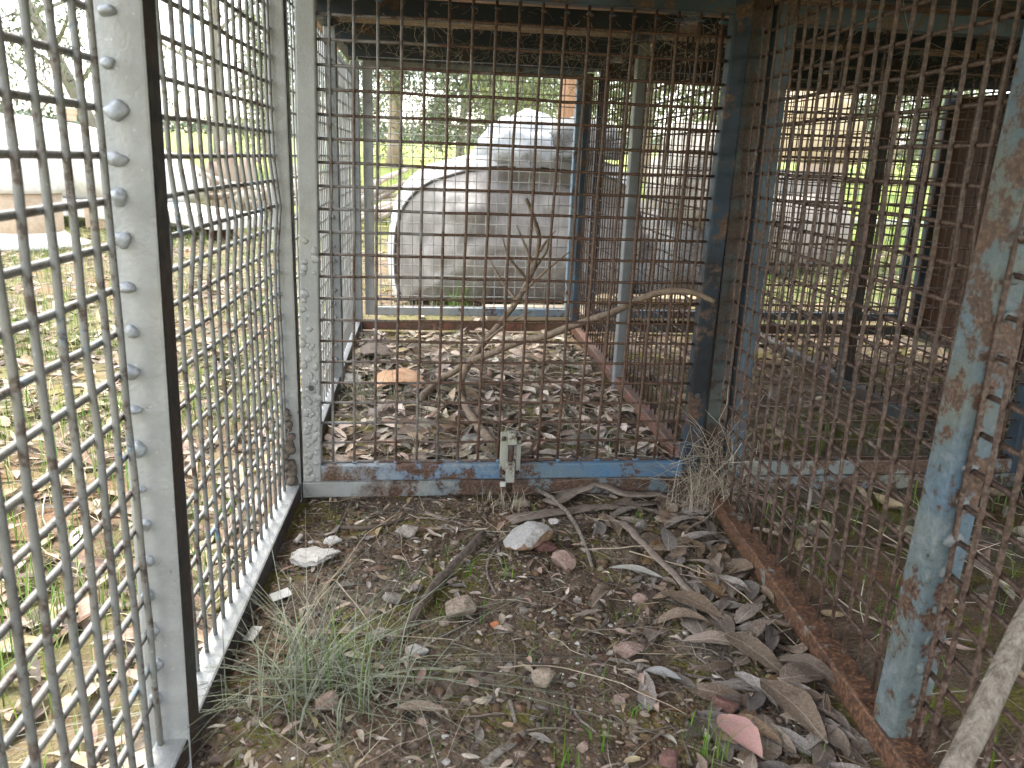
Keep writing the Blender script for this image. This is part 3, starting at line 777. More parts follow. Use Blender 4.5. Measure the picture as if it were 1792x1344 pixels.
scatter_twigs('straw', upts(900, -3.0, -0.34, 0.5, 6), 0.08, 0.3, 0.0010, M['straw'], 'straw lying on the open ground beside the cage', 0.15, 0.014, 'straw')
scatter_twigs('straw', upts(350, 0.78, 2.5, 0.85, 3.6), 0.08, 0.35, 0.0010, M['straw'], 'straw on the floor behind the rusty side mesh', 0.15, 0.02, 'straw')

scatter_leaves('bark_chips', upts(420, -0.3, 0.72, 0.85, 1.85, inb), 0.026, M['litter_pale'], 'pale bark chips and leaf shreds strewn over the cage floor', lift=0.002)
scatter_leaves('bark_chips', upts(420, -0.3, 0.72, 0.85, 1.85, inb), 0.030, M['litter'], 'brown bark chips and leaf shreds strewn over the cage floor', lift=0.002)
scatter_crumbs('soil_clods', upts(900, -0.3, 0.74, 0.85, 1.85, lambda x, y: inb(x, y) and noise.noise((x*4, y*4, 8)) > 0.0), 0.0065, M['clod'], 'dark crumbly soil clods on the cage floor', 0.7)
gk = lambda x, y: noise.noise((x*1.5, y*1.5, 9)) > -0.12
scatter_blades('grass', upts(16000, -5.5, -0.36, 0.4, 9.0, gk), 0.03, 0.13, 0.0028, M['grass_dry'], 'pale dry grass on the open ground beside the cage', 0.6)
scatter_blades('grass', upts(13000, -5.5, -0.36, 0.4, 9.0, gk), 0.04, 0.15, 0.0030, M['grass_green'], 'green grass on the open ground beside the cage', 0.45)
gk2 = lambda x, y: noise.noise((x*.5, y*.5, 4)) > -0.15
scatter_blades('grass', upts(15000, -14, 12, 7.5, 22, gk2), 0.10, 0.32, 0.010, M['grass_green'], 'tall green pasture grass beyond the cage', 0.4)
scatter_blades('grass', upts(9000, -14, 12, 7.5, 22, gk2), 0.10, 0.36, 0.010, M['grass_dry'], 'tall pale pasture grass beyond the cage', 0.5)
scatter_blades('grass', upts(9000, 1.6, 7.5, 4.05, 9), 0.04, 0.16, 0.006, M['grass_green'], 'short green grass beyond the last far door', 0.4)
scatter_blades('grass', upts(1500, -1.0, 1.8, 4.0, 6), 0.04, 0.16, 0.004, M['grass_dry'], 'sparse pale grass around the covered bundle', 0.5)
scatter_blades('grass', upts(1300, 0.80, 2.5, 0.85, 2.4), 0.03, 0.12, 0.0028, M['grass_green'], 'green grass growing behind the rusty side mesh', 0.6)
scatter_blades('grass', upts(500, -0.26, 0.72, 1.9, 3.7, lambda x, y: noise.noise((x*5, y*5, 1)) > 0.05), 0.03, 0.10, 0.0026, M['grass_grey'], 'grey green grass in the far part of the cage', 0.6)
scatter_blades('seedlings', upts(380, -0.25, 0.7, 0.88, 1.8, lambda x, y: inb(x, y) and noise.noise((x*6, y*6, 7)) > 0.18), 0.008, 0.03, 0.0022, M['grass_green'], 'tiny green seedlings on the mossy cage floor', 0.5)

# ------------------------------------------------------------------ grass tufts, each its own thing
def tuft(px, py, n, hmin, hmax, spread, mat, label, group, lean=0.9, width=0.0022, direction=None):
    c = on_z(px, py)
    pts = [(c.x+rnd.gauss(0, spread), c.y+rnd.gauss(0, spread)) for _ in range(n)]
    o = scatter_blades('grass_tuft', pts, hmin, hmax, width, mat, None, lean)
    tag(o, label, 'grass', group)
GT = 'grass tufts on the cage floor'
tuft(520, 1210, 190, 0.05, 0.19, 0.045, M['grass_grey'], 'thick grey green grass tuft beside the silver bottom rail', None, 2.0, 0.0016)
tuft(640, 1215, 110, 0.05, 0.20, 0.040, M['grass_grey'], 'loose grey green tuft just beside the thick grass tuft', None, 2.2, 0.0015)
tuft(590, 1190, 60, 0.04, 0.15, 0.05, M['grass_green'], 'bright green blades growing through the grey grass', None, 0.8, 0.0026)
tuft(640, 700, 70, 0.05, 0.20, 0.05, M['grass_grey'], 'grass tuft growing under the far side of the mesh door', None, 0.8)
tuft(800, 548, 70, 0.06, 0.26, 0.05, M['grass_green'], 'fresh green tuft growing in front of the covered bundle', None, 0.6, 0.004)
tuft(880, 890, 70, 0.02, 0.07, 0.03, M['straw'], 'short dry tuft under the middle of the bottom cross rail', None, 0.9, 0.0012)
tuft(1225, 890, 170, 0.06, 0.24, 0.035, M['straw'], 'tangled dry straw clump in the corner beside the rusty rail', None, 0.9, 0.0013)
for px, py in ((1115, 925), (885, 1012), (1095, 1085), (1215, 1290), (700, 1010), (985, 1340), (820, 1010), (1060, 1300), (1110, 1260)):
    tuft(px, py, 9, 0.012, 0.05, 0.010, M['grass_green'], 'small green grass sprout on the bare soil', GT, 0.4, 0.0024)
tuft(1245, 1330, 26, 0.03, 0.10, 0.012, M['grass_green'], 'green sprout standing beside the pink leaf', None, 0.4, 0.0022)
o = scatter_blades('grass_tuft', [(on_z(985, 1344).x, on_z(985, 1344).y)], 0.115, 0.12, 0.006, M['grass_green'], None, 0.05)
tag(o, 'single tall green grass blade standing on the mossy soil', 'grass')

# ------------------------------------------------------------------ stones
def stone_mesh(seed, sub_=3, cuts=9, rough=0.05):
    r = random.Random(seed); V = [v.copy() for v in ICO[sub_][0]]
    for k in range(cuts):
        d = Vector((r.gauss(0, 1), r.gauss(0, 1), r.gauss(0, 0.8))).normalized(); h = r.uniform(0.45, 0.8)
        for i, v in enumerate(V):
            e = v.dot(d)
            if e > h: V[i] = v - d*(e-h)*0.97
    o = Vector((seed*1.3, seed*0.7, 0))
    V = [v*(1+rough*noise.noise(v*3+o)) for v in V]
    ext = [max(abs(v[i]) for v in V) for i in range(3)]
    return [Vector((v.x/ext[0], v.y/ext[1], v.z/ext[2])) for v in V], ICO[sub_][1]
def stone(px, py, wpx, hpx, mat, label, group=None, cat='stone', name='stone', seed=None, flat=0.75, cuts=9, rough=0.06):
    """photo pixel centre and size of a stone lying on the soil"""
    p = on_z(px, py + hpx*0.30); s = px_scale(p)
    sx = wpx*s/2; sz = hpx*s/2*flat; sy = sx*rnd.uniform(0.65, 0.9)
    seed = seed if seed is not None else int(px*7+py)
    V, F = stone_mesh(seed, 3, cuts, rough)
    a = rnd.uniform(-0.35, 0.35); R_ = Matrix.Rotation(a, 3, 'Z')
    me_v = [R_ @ Vector((v.x*sx, v.y*sy, v.z*sz)) for v in V]
    o = mk(name, me_v, F, M[mat]); o.location = (p.x, p.y, gh(p.x, p.y)+sz*0.72)
    return tag(o, label, cat, group)
stone(925, 940, 98, 56, 'stone_white_top', 'large flat white topped stone beside the long bark strip', flat=0.8, seed=4)
stone(985, 978, 46, 48, 'stone_pink', 'pinkish grey block of stone in front of the white topped stone')
stone(955, 958, 42, 28, 'stone_red', 'dull brown stone wedged behind the pinkish block')
stone(714, 928, 46, 36, 'stone_grey', 'square grey stone beside the curved stick', seed=11, cuts=7)
stone(800, 1055, 68, 54, 'stone_tan', 'big tan stone resting against the dark forked stick', seed=21)
stone(690, 1047, 42, 30, 'stone_grey', 'grey stone lying left of the dark forked stick')
stone(727, 1029, 26, 16, 'stone_grey', 'small flat grey pebble behind the dark forked stick')
stone(865, 1090, 18, 22, 'stone_orange', 'small bright orange stone on the mossy soil')
stone(888, 1098, 26, 18, 'stone_tan', 'small tan pebble touching the orange stone')
stone(560, 1105, 44, 36, 'stone_tan', 'brown stone by the edge of the grey grass tuft')
stone(662, 1110, 34, 30, 'stone_grey', 'grey angular stone at the low end of the dark stick')
stone(690, 1112, 30, 24, 'stone_grey', 'thin grey slab stone at the low end of the dark stick')
stone(727, 1135, 46, 30, 'stone_white', 'white chalky stone at the edge of the grass')
stone(1120, 1048, 30, 36, 'stone_pink', 'rounded pink stone beside the pale gum leaf', cuts=6)
stone(1100, 1131, 56, 30, 'stone_pink', 'long pinkish brown stone above the straw stalk')
stone(950, 1183, 42, 46, 'stone_tan', 'rounded tan stone in the middle of the mossy soil', cuts=6)
stone(826, 1193, 26, 20, 'stone_pink', 'small pink pebble near the tip of the grass')
stone(817, 1222, 24, 24, 'stone_tan', 'small tan pebble below the pink pebble')
stone(575, 1228, 46, 56, 'stone_pink', 'pinkish flat stone half buried in the grey grass')
stone(1265, 1230, 52, 62, 'stone_red', 'dark red stone under the dry leaves by the rusty rail')
stone(1172, 1326, 44, 40, 'stone_red', 'reddish quartz stone near the pink leaf', seed=33)
stone(1020, 1306, 26, 20, 'stone_pink', 'small angular pink stone on dark moss')
stone(1120, 920, 28, 34, 'stone_grey', 'grey lump of stone beside the green sprout')
stone(1160, 905, 30, 22, 'stone_tan', 'tan stone tucked under the straw clump')
stone(968, 914, 26, 18, 'stone_white', 'small white chip beside the flat bark strip')
GS = 'loose pebbles on the cage floor'
for px, py, a, m_ in ((973, 1117, 18, 'stone_tan'), (1160, 1022, 16, 'stone_pink'), (835, 1120, 16, 'stone_tan'), (1105, 1262, 22, 'stone_tan'), (1128, 1250, 20, 'stone_tan'),
                      (1080, 1225, 30, 'stone_pink'), (890, 1165, 20, 'stone_grey'), (1000, 1200, 18, 'stone_grey'), (812, 958, 18, 'stone_white'), (745, 965, 14, 'stone_white'),
                      (800, 975, 14, 'stone_white'), (835, 948, 16, 'stone_grey'), (775, 985, 12, 'stone_white'), (1010, 1050, 18, 'stone_grey'), (915, 1070, 18, 'stone_grey'),
                      (985, 1085, 16, 'stone_grey'), (935, 1060, 12, 'stone_grey'), (1090, 1105, 16, 'stone_tan'), (1040, 1150, 14, 'stone_grey'), (1120, 1165, 22, 'stone_grey'),
                      (900, 1040, 12, 'stone_tan'), (640, 1010, 14, 'stone_grey'), (620, 975, 14, 'stone_tan'), (780, 920, 12, 'stone_grey'), (1060, 940, 16, 'stone_tan'),
                      (1040, 925, 18, 'stone_white'), (875, 1225, 16, 'stone_tan'), (930, 1262, 14, 'stone_grey'), (780, 1290, 16, 'stone_white'), (760, 1265, 14, 'stone_grey'),
                      (1105, 1320, 18, 'stone_grey'), (1060, 1280, 14, 'stone_tan'), (1150, 1215, 16, 'stone_tan'), (600, 1010, 12, 'stone_white'), (1010, 1130, 12, 'stone_white')):
    stone(px, py, a*0.95, a*0.75, m_, {'stone_tan': 'small loose tan pebble on the cage floor', 'stone_grey': 'small loose grey pebble on the cage floor', 'stone_white': 'small loose white pebble on the cage floor', 'stone_pink': 'small loose pink pebble on the cage floor'}[m_], GS)
stone(555, 968, 92, 40, 'plaster', 'crumbly white lump of plaster beside the silver bottom rail', None, 'plaster', 'plaster_lump', cuts=5, rough=0.35, flat=0.7)
stone(583, 948, 34, 26, 'plaster', 'small white crumb of plaster behind the larger plaster lump', None, 'plaster', 'plaster_lump', cuts=5, rough=0.3)
# white scraps
def scrap(px, py, wpx, hpx, ang, label):
    p = on_z(px, py); s = px_scale(p); V, F = g_box((0, 0, 0), wpx*s, hpx*s*1.7, 0.0012)
    # slight curl
    V = [Vector((v.x, v.y, v.z+0.15*abs(v.x))) for v in V]
    o = mk('scrap', V, F, M['paper']); o.location = (p.x, p.y, gh(p.x, p.y)+0.008); o.rotation_euler = (0.12, -0.1, ang); tag(o, label, 'scrap')
scrap(492, 1049, 34, 13, 0.5, 'thin white scrap lying on the soil near the plaster lump')
scrap(443, 1117, 20, 22, -0.3, 'square white scrap leaning on the silver bottom rail')
p = on_z(521, 950)
o = mk('bone', *g_rod([(p.x-.004, p.y-.008, gh(p.x, p.y)+.008), (p.x, p.y, gh(p.x, p.y)+.010), (p.x+.005, p.y+.02, gh(p.x, p.y)+.009)], [0.006, 0.0045, 0.006], 8), M['flake'], None, True)
tag(o, 'short white stub standing behind the plaster lump', 'stub')

# ------------------------------------------------------------------ sticks and bark on the cage floor
def stick(pix, wpx, mat, label, cat='stick', name='stick', lifts=None, taper=0.6, n=7, flatten=1.0, group=None):
    P = []
    for k, (px, py) in enumerate(pix):
        q_ = on_z(px, py); P.append(q_)
    s = px_scale(P[len(P)//2]); r = wpx*s/2
    pts = []
    for k in range(len(P)-1):
        for j in range(4):
            pts.append(P[k].lerp(P[k+1], j/4))
    pts.append(P[-1])
    # smooth
    for _ in range(2):
        pts = [pts[0]] + [(pts[i-1]+pts[i]*2+pts[i+1])/4 for i in range(1, len(pts)-1)] + [pts[-1]]
    m = len(pts); rr = []
    for i, p in enumerate(pts):
        lf = 0
        if lifts: lf = np.interp(i/(m-1), np.linspace(0, 1, len(lifts)), lifts)
        q_ = r*(1-(1-taper)*i/(m-1))*(1+0.18*noise.noise((i*0.9, px, py)))
        rr.append(q_); p.z = gh(p.x, p.y) + q_*flatten*0.85 + lf
        p.x += r*0.35*noise.noise((i*.7, py, 3)); p.y += r*0.35*noise.noise((i*.7, px, 8))
    V, F = g_rod(pts, rr, n)
    if flatten < 1:
        for i, p in enumerate(pts):
            for k in range(n):
                V[i*n+k].z = p.z + (V[i*n+k].z-p.z)*flatten
    o = mk(name, V, F, M[mat], None, True)
    return tag(o, label, cat, group)
stick([(845, 945), (800, 995), (760, 1035), (725, 1085), (698, 1125)], 16, 'stick_dark', 'dark forked stick lying diagonally past the big tan stone', taper=0.8, lifts=[0.01, 0.012, 0.01, 0.004, 0])
stick([(790, 1012), (745, 1045), (700, 1058)], 9, 'stick_dark', 'shorter dark stick branching off beside the diagonal stick')
stick([(588, 926), (635, 930), (680, 920), (718, 905)], 9, 'stick_dark', 'curved brown stick ending at the square grey stone')
stick([(745, 899), (780, 910), (820, 925)], 7, 'stick_pale', 'short pale straight stick under the bottom cross rail')
stick([(765, 927), (818, 928)], 9, 'stick_pale', 'short pale splinter lying below the straight stick', flatten=0.5)
stick([(935, 872), (975, 892), (1005, 925), (1022, 960), (1037, 997)], 9, 'stick_pale', 'pale weathered bent stick running from the cross rail', lifts=[0.02, 0.018, 0.012, 0.006, 0])
stick([(872, 955), (852, 985), (852, 1010), (868, 1042)], 6, 'stick_pale', 'thin pale curved twig in front of the white topped stone')
stick([(872, 958), (875, 985), (890, 1003)], 6, 'stick_pale', 'thin peeled twig curling beside the curved twig')
stick([(1055, 1153), (1120, 1164), (1200, 1178), (1300, 1193)], 9, 'stick_pale', 'long straight straw stalk lying below the pinkish brown stone', flatten=0.7)
stick([(1090, 925), (1120, 965), (1170, 1010), (1215, 1055), (1270, 1108)], 20, 'bark', 'long dark bark ribbon lying among the dry leaves', flatten=0.45, lifts=[0.01, 0.015, 0.012, 0.01, 0.008])
stick([(960, 886), (1000, 872), (1040, 868), (1090, 879), (1140, 876), (1195, 871)], 36, 'bark', 'arched strip of bark just in front of the cross rail', flatten=0.14, lifts=[0.003, 0.02, 0.035, 0.02, 0.018, 0.005], name='bark_strip', cat='bark')
stick([(890, 917), (960, 903), (1040, 893), (1150, 884)], 34, 'bark', 'flat straight strip of bark behind the white topped stone', flatten=0.15, lifts=[0.004, 0.006, 0.006, 0.01], name='bark_strip', cat='bark')
stick([(845, 1346), (880, 1318), (918, 1288)], 18, 'stick_pale', 'short pale strip of bark on the mossy soil', flatten=0.4, name='bark_strip', cat='bark', taper=1.0)
stick([(892, 1232), (900, 1262), (907, 1288)], 9, 'stick_pale', 'short grey twig standing up from the pale bark strip')
stick([(1000, 1238), (1018, 1265), (1045, 1285)], 6, 'stick_pale', 'thin white twig near the single tall grass blade')
stick([(1065, 1085), (1045, 1110), (1022, 1130)], 8, 'stick_dark', 'short brown twig below the curled grey leaf')
stick([(1290, 1245), (1340, 1285), (1385, 1318)], 7, 'stick_pale', 'smooth pale twig beside the pink leaf', lifts=[0.004, 0.008, 0.004])
stick([(580, 1055), (625, 1065), (660, 1075)], 10, 'bark', 'short brown twig near the thin white scrap')
# loose straw lines over the grass
STRAW_L = ('thin straw stalk crossing the grass tuft towards the white chalky stone', 'thin straw stalk lying level across the loose grass tuft', 'thin straw stalk leading from the plaster lump to the grass', 'thin straw stalk leaning down from the square grey stone', 'thin straw stalk crossing the rounded tan stone', 'thin straw stalk lying level behind the pale gum leaf', 'thin straw stalk crossing the dark bark ribbon', 'thin straw stalk lying along the foot of the rusty rail')
for k, pts_ in enumerate(([(590, 1032), (630, 1085), (672, 1145)], [(470, 1092), (540, 1122), (700, 1130), (800, 1130)], [(620, 980), (560, 1060), (500, 1140)], [(700, 905), (640, 950), (590, 1020)], [(870, 1182), (960, 1180), (1090, 1215), (1200, 1262)], [(1030, 975), (1130, 975), (1240, 968)], [(1100, 980), (1200, 1010), (1300, 1040)], [(1220, 1000), (1300, 1060), (1400, 1150)])):
    stick(pts_, 2.6, 'straw', STRAW_L[k], 'straw', 'straw_stalk', [0.012, 0.02, 0.012], 0.7, 5)
# big pale branch leaning at the near end of the right wall (outside the mesh)
A = Vector((0.80, 0.665, 0.015)); 
pa = on_y(1672, 1344, 0.60); pb = on_y(1800, 1090, 0.66)
bpts = [pa + (pa-pb)*0.9, pa, pa.lerp(pb, 0.5)+Vector((0.002, 0, 0.003)), pb, pb+(pb-pa)*0.8]
k0 = bpts[0]
o = mk('dead_branch', *g_rod([p + Vector((noise.noise(p*9)*0.004, 0, noise.noise(p*7)*0.004)) for p in [bpts[0].lerp(bpts[-1], t/16) for t in range(17)]], [0.013*(1+0.15*noise.noise((t*.6, 2, 2))) for t in range(17)], 10), M['stick_pale'], None, True)
tag(o, 'thick pale bare branch leaning across the near teal post', 'branch')

# ------------------------------------------------------------------ gum leaves, each its own thing
LM = {}
def leaf(px, py, lpx, ang, mat, label, group=None, wide=0.3, bend=0.06, fold=0.15, twist=0.3, lift=0.004, tilt=(0, 0), key=None):
    p = on_z(px, py); s = px_scale(p)
    # ang in picture plane (degrees, 0 = along +x): foreshortening undone on the ground
    a = math.radians(ang); vx, vy = math.cos(a), math.sin(a)*1.5
    Lh = lpx*s*math.hypot(vx, vy)
    if key is None:
        V, F = leaf_geo(1.0, wide, bend, fold, twist, curl=0.12)
        o = mk('gum_leaf', V, F, M[mat], None, True)
    else:
        if (key, mat) not in LM:
            o = mk('gum_leaf', *LV[key], M[mat], None, True); LM[(key, mat)] = o.data
        else:
            o = link(bpy.data.objects.new('gum_leaf', LM[(key, mat)]))
    o.scale = (Lh, Lh, Lh)
    o.location = (p.x, p.y, gh(p.x, p.y)+lift+0.004); o.rotation_euler = (tilt[0], tilt[1], math.atan2(vy, vx))
    return tag(o, label, 'leaf', group)
leaf(1112, 1015, 92, -17, 'leaf_pale', 'pale silvery gum leaf lying on bare soil past the bent stick', wide=0.26, lift=0.008)
leaf(1292, 1312, 78, -62, 'leaf_pink', 'pink fallen gum leaf beside the reddish quartz stone', wide=0.62, lift=0.022, fold=0.10, twist=0.1, tilt=(0.05, 0.05))
leaf(1210, 1072, 105, -36, 'leaf_grey', 'broad grey gum leaf under the dark bark ribbon', wide=0.42, lift=0.010)
leaf(1255, 1140, 120, -12, 'leaf_tan', 'large speckled tan leaf between the bark ribbon and straw stalk', wide=0.36, lift=0.012, bend=0.10)
leaf(1320, 1165, 110, -50, 'leaf_grey', 'large pale grey leaf sloping down beside the speckled tan leaf', wide=0.34, lift=0.02, tilt=(0.2, 0.1))
leaf(1310, 1088, 84, 28, 'leaf_grey', 'dark grey leaf pressed against the foot of the rusty rail', wide=0.36, lift=0.014)
leaf(1165, 962, 60, 70, 'leaf_grey', 'upright grey leaf at the edge of the straw clump', wide=0.42, lift=0.02, tilt=(0.5, 0))
leaf(1385, 1255, 120, -70, 'leaf_grey', 'large torn grey brown leaf near the rusted post foot', wide=0.45, lift=0.014)
leaf(1410, 1200, 110, -35, 'leaf_tan', 'curled tan leaf arching beside the rusty bottom rail', wide=0.36, lift=0.02, bend=0.2)
leaf(1055, 1060, 60, 35, 'leaf_grey', 'curled grey leaf standing on the soil near the pink stone', wide=0.40, lift=0.016, fold=0.8, bend=0.15)
leaf(1030, 1082, 58, 15, 'leaf_grey', 'thin pointed grey leaf lying below the curled grey leaf', wide=0.25, lift=0.004)
leaf(735, 1255, 90, -5, 'leaf_grey', 'flat grey leaf lying below the grass tuft', wide=0.36, lift=0.008)
leaf(1160, 1185, 60, -20, 'leaf_pale', 'whitish leaf tucked under the long straw stalk', wide=0.45, lift=0.006)
leaf(1015, 790, 60, 25, 'leaf_pale', 'pale leaf standing just behind the mesh door', wide=0.36, lift=0.03, tilt=(0.5, 0))
leaf(825, 780, 40, 20, 'leaf_pale', 'small white leaf beyond the mesh door left of the latch', wide=0.45, lift=0.02, tilt=(0.5, 0))
leaf(1420, 890, 70, -60, 'leaf_tan', 'tan leaf lying on the floor behind the side mesh', wide=0.5, lift=0.02)
GLV = 'dry gum leaves lying inside the near part of the cage'
cnt = 0
while cnt < 190:
    x = rnd.uniform(0.16, 0.72); y = rnd.uniform(0.84, 1.8)
    wgt = max(0, (x-(xR(y)-0.34))/0.34)
    if x > xR(y)-0.02 or rnd.random() > wgt**1.3: continue
    mt = rnd.choice(['leaf_grey', 'leaf_grey', 'leaf_tan'])
    o = leaf(0, 700, 10, 0, mt, {'leaf_grey': 'dry grey gum leaf in the drift along the rusty side rail', 'leaf_tan': 'dry tan gum leaf in the drift along the rusty side rail'}[mt], GLV, key=rnd.randrange(14))
    s = rnd.uniform(0.055, 0.115); o.scale = (s, s*rnd.uniform(.75, 1.5), s)
    o.location = (x, y, gh(x, y)+0.006+rnd.random()*0.012*wgt); o.rotation_euler = (rnd.gauss(0, .22), rnd.gauss(0, .18), rnd.uniform(0, 6.28)); cnt += 1
cnt = 0
while cnt < 60:
    x = rnd.uniform(-0.25, 0.5); y = rnd.uniform(0.9, 1.8)
    if not inb(x, y): continue
    o = leaf(0, 700, 10, 0, 'leaf_grey', 'small curled grey leaf fragment on the open cage floor', 'leaf fragments on the open cage floor', key=rnd.randrange(14))
    s = rnd.uniform(0.018, 0.05); o.scale = (s, s*1.2, s)
    o.location = (x, y, gh(x, y)+0.004); o.rotation_euler = (rnd.gauss(0, .25), rnd.gauss(0, .2), rnd.uniform(0, 6.28)); cnt += 1

# ------------------------------------------------------------------ dead branches in the far part of the cage
def twig3(name, pts, r0, r1, mat, n=7, jit=0.006):
    P = []
    for k in range(len(pts)-1):
        for j in range(5): P.append(Vector(pts[k]).lerp(Vector(pts[k+1]), j/5))
    P.append(Vector(pts[-1]))
    for _ in range(2): P = [P[0]] + [(P[i-1]+P[i]*2+P[i+1])/4 for i in range(1, len(P)-1)] + [P[-1]]
    P = [p + Vector((noise.noise(p*11), noise.noise(p*11+Vector((5, 0, 0))), noise.noise(p*11+Vector((0, 5, 0)))))*jit for p in P]
    m = len(P); rr = [(r0+(r1-r0)*i/(m-1))*(1+0.15*noise.noise((i*.8, r0*99, 1))) for i in range(m)]
    return g_rod(P, rr, n)
b1 = [on_z(868, 785, 0.02), on_z(830, 738, 0.02), on_z(810, 700, 0.03), on_y(803, 660, 2.55), on_y(845, 605, 2.6), on_y(900, 535, 2.62), on_y(935, 470, 2.64), on_y(945, 410, 2.64), on_y(922, 350, 2.6)]
rt = mk('dead_branch', *twig3('b', b1, 0.016, 0.006, M['branch'], 8), M['branch'], None, True)
tag(rt, 'upright dead twiggy branch standing behind the mesh door', 'branch')
bpy.context.view_layer.update()
for pts_ in ([on_y(944, 440, 2.64), on_y(955, 420, 2.6), on_y(972, 404, 2.55)], [on_y(935, 470, 2.64), on_y(915, 420, 2.66), on_y(905, 395, 2.7)], [on_y(905, 530, 2.62), on_y(870, 480, 2.7), on_y(855, 450, 2.75)],
             [on_y(915, 510, 2.62), on_y(960, 470, 2.55), on_y(1000, 440, 2.5)], [on_y(925, 492, 2.63), on_y(890, 450, 2.6), on_y(880, 415, 2.58)], [on_y(845, 605, 2.6), on_y(880, 570, 2.5), on_y(930, 545, 2.45)], [on_y(930, 480, 2.64), on_y(958, 440, 2.7), on_y(962, 412, 2.72)]):
    sub(mk('side_twig', *twig3('t', pts_, 0.006, 0.002, M['branch'], 6, 0.004), M['branch'], None, True), rt)
b2 = [on_z(735, 700, 0.02), on_z(775, 660, 0.03), on_y(830, 630, 2.55), on_y(905, 600, 2.4), on_y(975, 580, 2.2), on_y(1040, 560, 2.0), on_y(1095, 535, 1.9), on_y(1140, 515, 1.82), on_y(1185, 509, 1.78), on_y(1220, 515, 1.76), on_y(1252, 527, 1.74)]
o = mk('dead_branch', *twig3('b', b2, 0.013, 0.006, M['branch'], 8), M['branch'], None, True)
tag(o, 'long dead branch poking out through the mesh of the blue door', 'branch')
# orange curled bark and a rusty dark curl
def curl(px, py, wpx, hpx, mat, label, name='bark_piece', arch=0.5, seed=3):
    p = on_z(px, py); s = px_scale(p); W_ = wpx*s; D_ = hpx*s*2.6; n = 12; V = []; F = []
    for th in (0, 0.006):
        for i in range(n+1):
            for j in range(n+1):
                u, v = i/n-0.5, j/n-0.5
                rr_ = 1+0.18*noise.noise((u*3, v*3, seed))
                V.append(Vector((u*W_*rr_*(1-0.5*v*v), v*D_*rr_*(1-0.6*u*u), 0.05*W_*noise.noise((u*4, v*4, seed+4)) + arch*W_*(0.25-u*u) + th)))
    N = (n+1)**2
    for i in range(n):
        for j in range(n):
            a = i*(n+1)+j; F.append((a+N, a+N+n+1, a+N+n+2, a+N+1)); F.append((a, a+1, a+n+2, a+n+1))
    for i in range(n):
        for (a, b) in ((i, i+1), ((n)*(n+1)+i+1, n*(n+1)+i), ((i+1)*(n+1), i*(n+1)), (i*(n+1)+n, (i+1)*(n+1)+n)): F.append((a, b, b+N, a+N))
    o = mk(name, V, F, M[mat], None, True); o.location = (p.x, p.y, gh(p.x, p.y)+0.006); tag(o, label, 'bark')
curl(700, 672, 92, 36, 'orange_bark', 'curled peach orange piece of bark on the leaf litter', arch=0.55)
curl(655, 625, 66, 30, 'stick_dark', 'dark curved piece of bark beside the far silver post', arch=0.7, seed=8)
curl(605, 668, 52, 22, 'leaf_pale', 'bleached curved piece of bark by the left mesh wall', arch=0.3, seed=12)
curl(900, 805, 60, 16, 'bark', 'brown flake of bark behind the latch', arch=0.25, seed=15)
curl(1010, 770, 60, 22, 'bark', 'brown flake of bark under the rusty part of the door', arch=0.25, seed=19)

# ------------------------------------------------------------------ hay and cobweb threads on the roof bars, straw in the corner
def threads(name, boxes, n, lmin, lmax, r, mat, label, droop=0.4):
    mb = MB()
    for k in range(n):
        (x0, x1, y0, y1, z0, z1) = boxes[rnd.randrange(len(boxes))]
        p = Vector((rnd.uniform(x0, x1), rnd.uniform(y0, y1), rnd.uniform(z0, z1))); d = Vector((rnd.gauss(0, 1), rnd.gauss(0, .6), rnd.gauss(0, droop))).normalized(); ln = rnd.uniform(lmin, lmax); pts = [p.copy()]
        for j in range(4):
            d = (d + Vector((rnd.gauss(0, .35), rnd.gauss(0, .35), rnd.gauss(-.08, .3)))).normalized(); p = p + d*ln/4
            if p.z > 1.262: p.z = 1.262
            pts.append(p.copy())
        mb.add(*g_rod(pts, r, 3))
    o = mb.build(name, mat, None, True); tag(o, label, 'hay', kind='stuff')
threads('hay', [(-.22, .72, 2.36, 2.42, 1.16, 1.24), (-.22, .78, 3.78, 3.86, 1.12, 1.23), (-.22, .74, 2.82, 2.88, 1.15, 1.22), (0.66, 0.76, 2.0, 3.8, 1.1, 1.24)], 900, 0.03, 0.13, 0.0005, M['straw'], 'hay and dusty threads caught on the roof bars')
threads('hay', [(0.8, 2.4, 1.1, 3.6, 1.19, 1.25)], 700, 0.04, 0.18, 0.0006, M['straw'], 'hay caught under the roof of the next bay')
cx, cy = on_z(1222, 880).x, on_z(1222, 880).y
threads('straw', [(cx-.02, cx+.05, cy-.12, cy+.03, 0.01, 0.18)], 170, 0.08, 0.22, 0.0006, M['straw'], 'fine dry straw tangled around the foot of the corner post', 0.9)

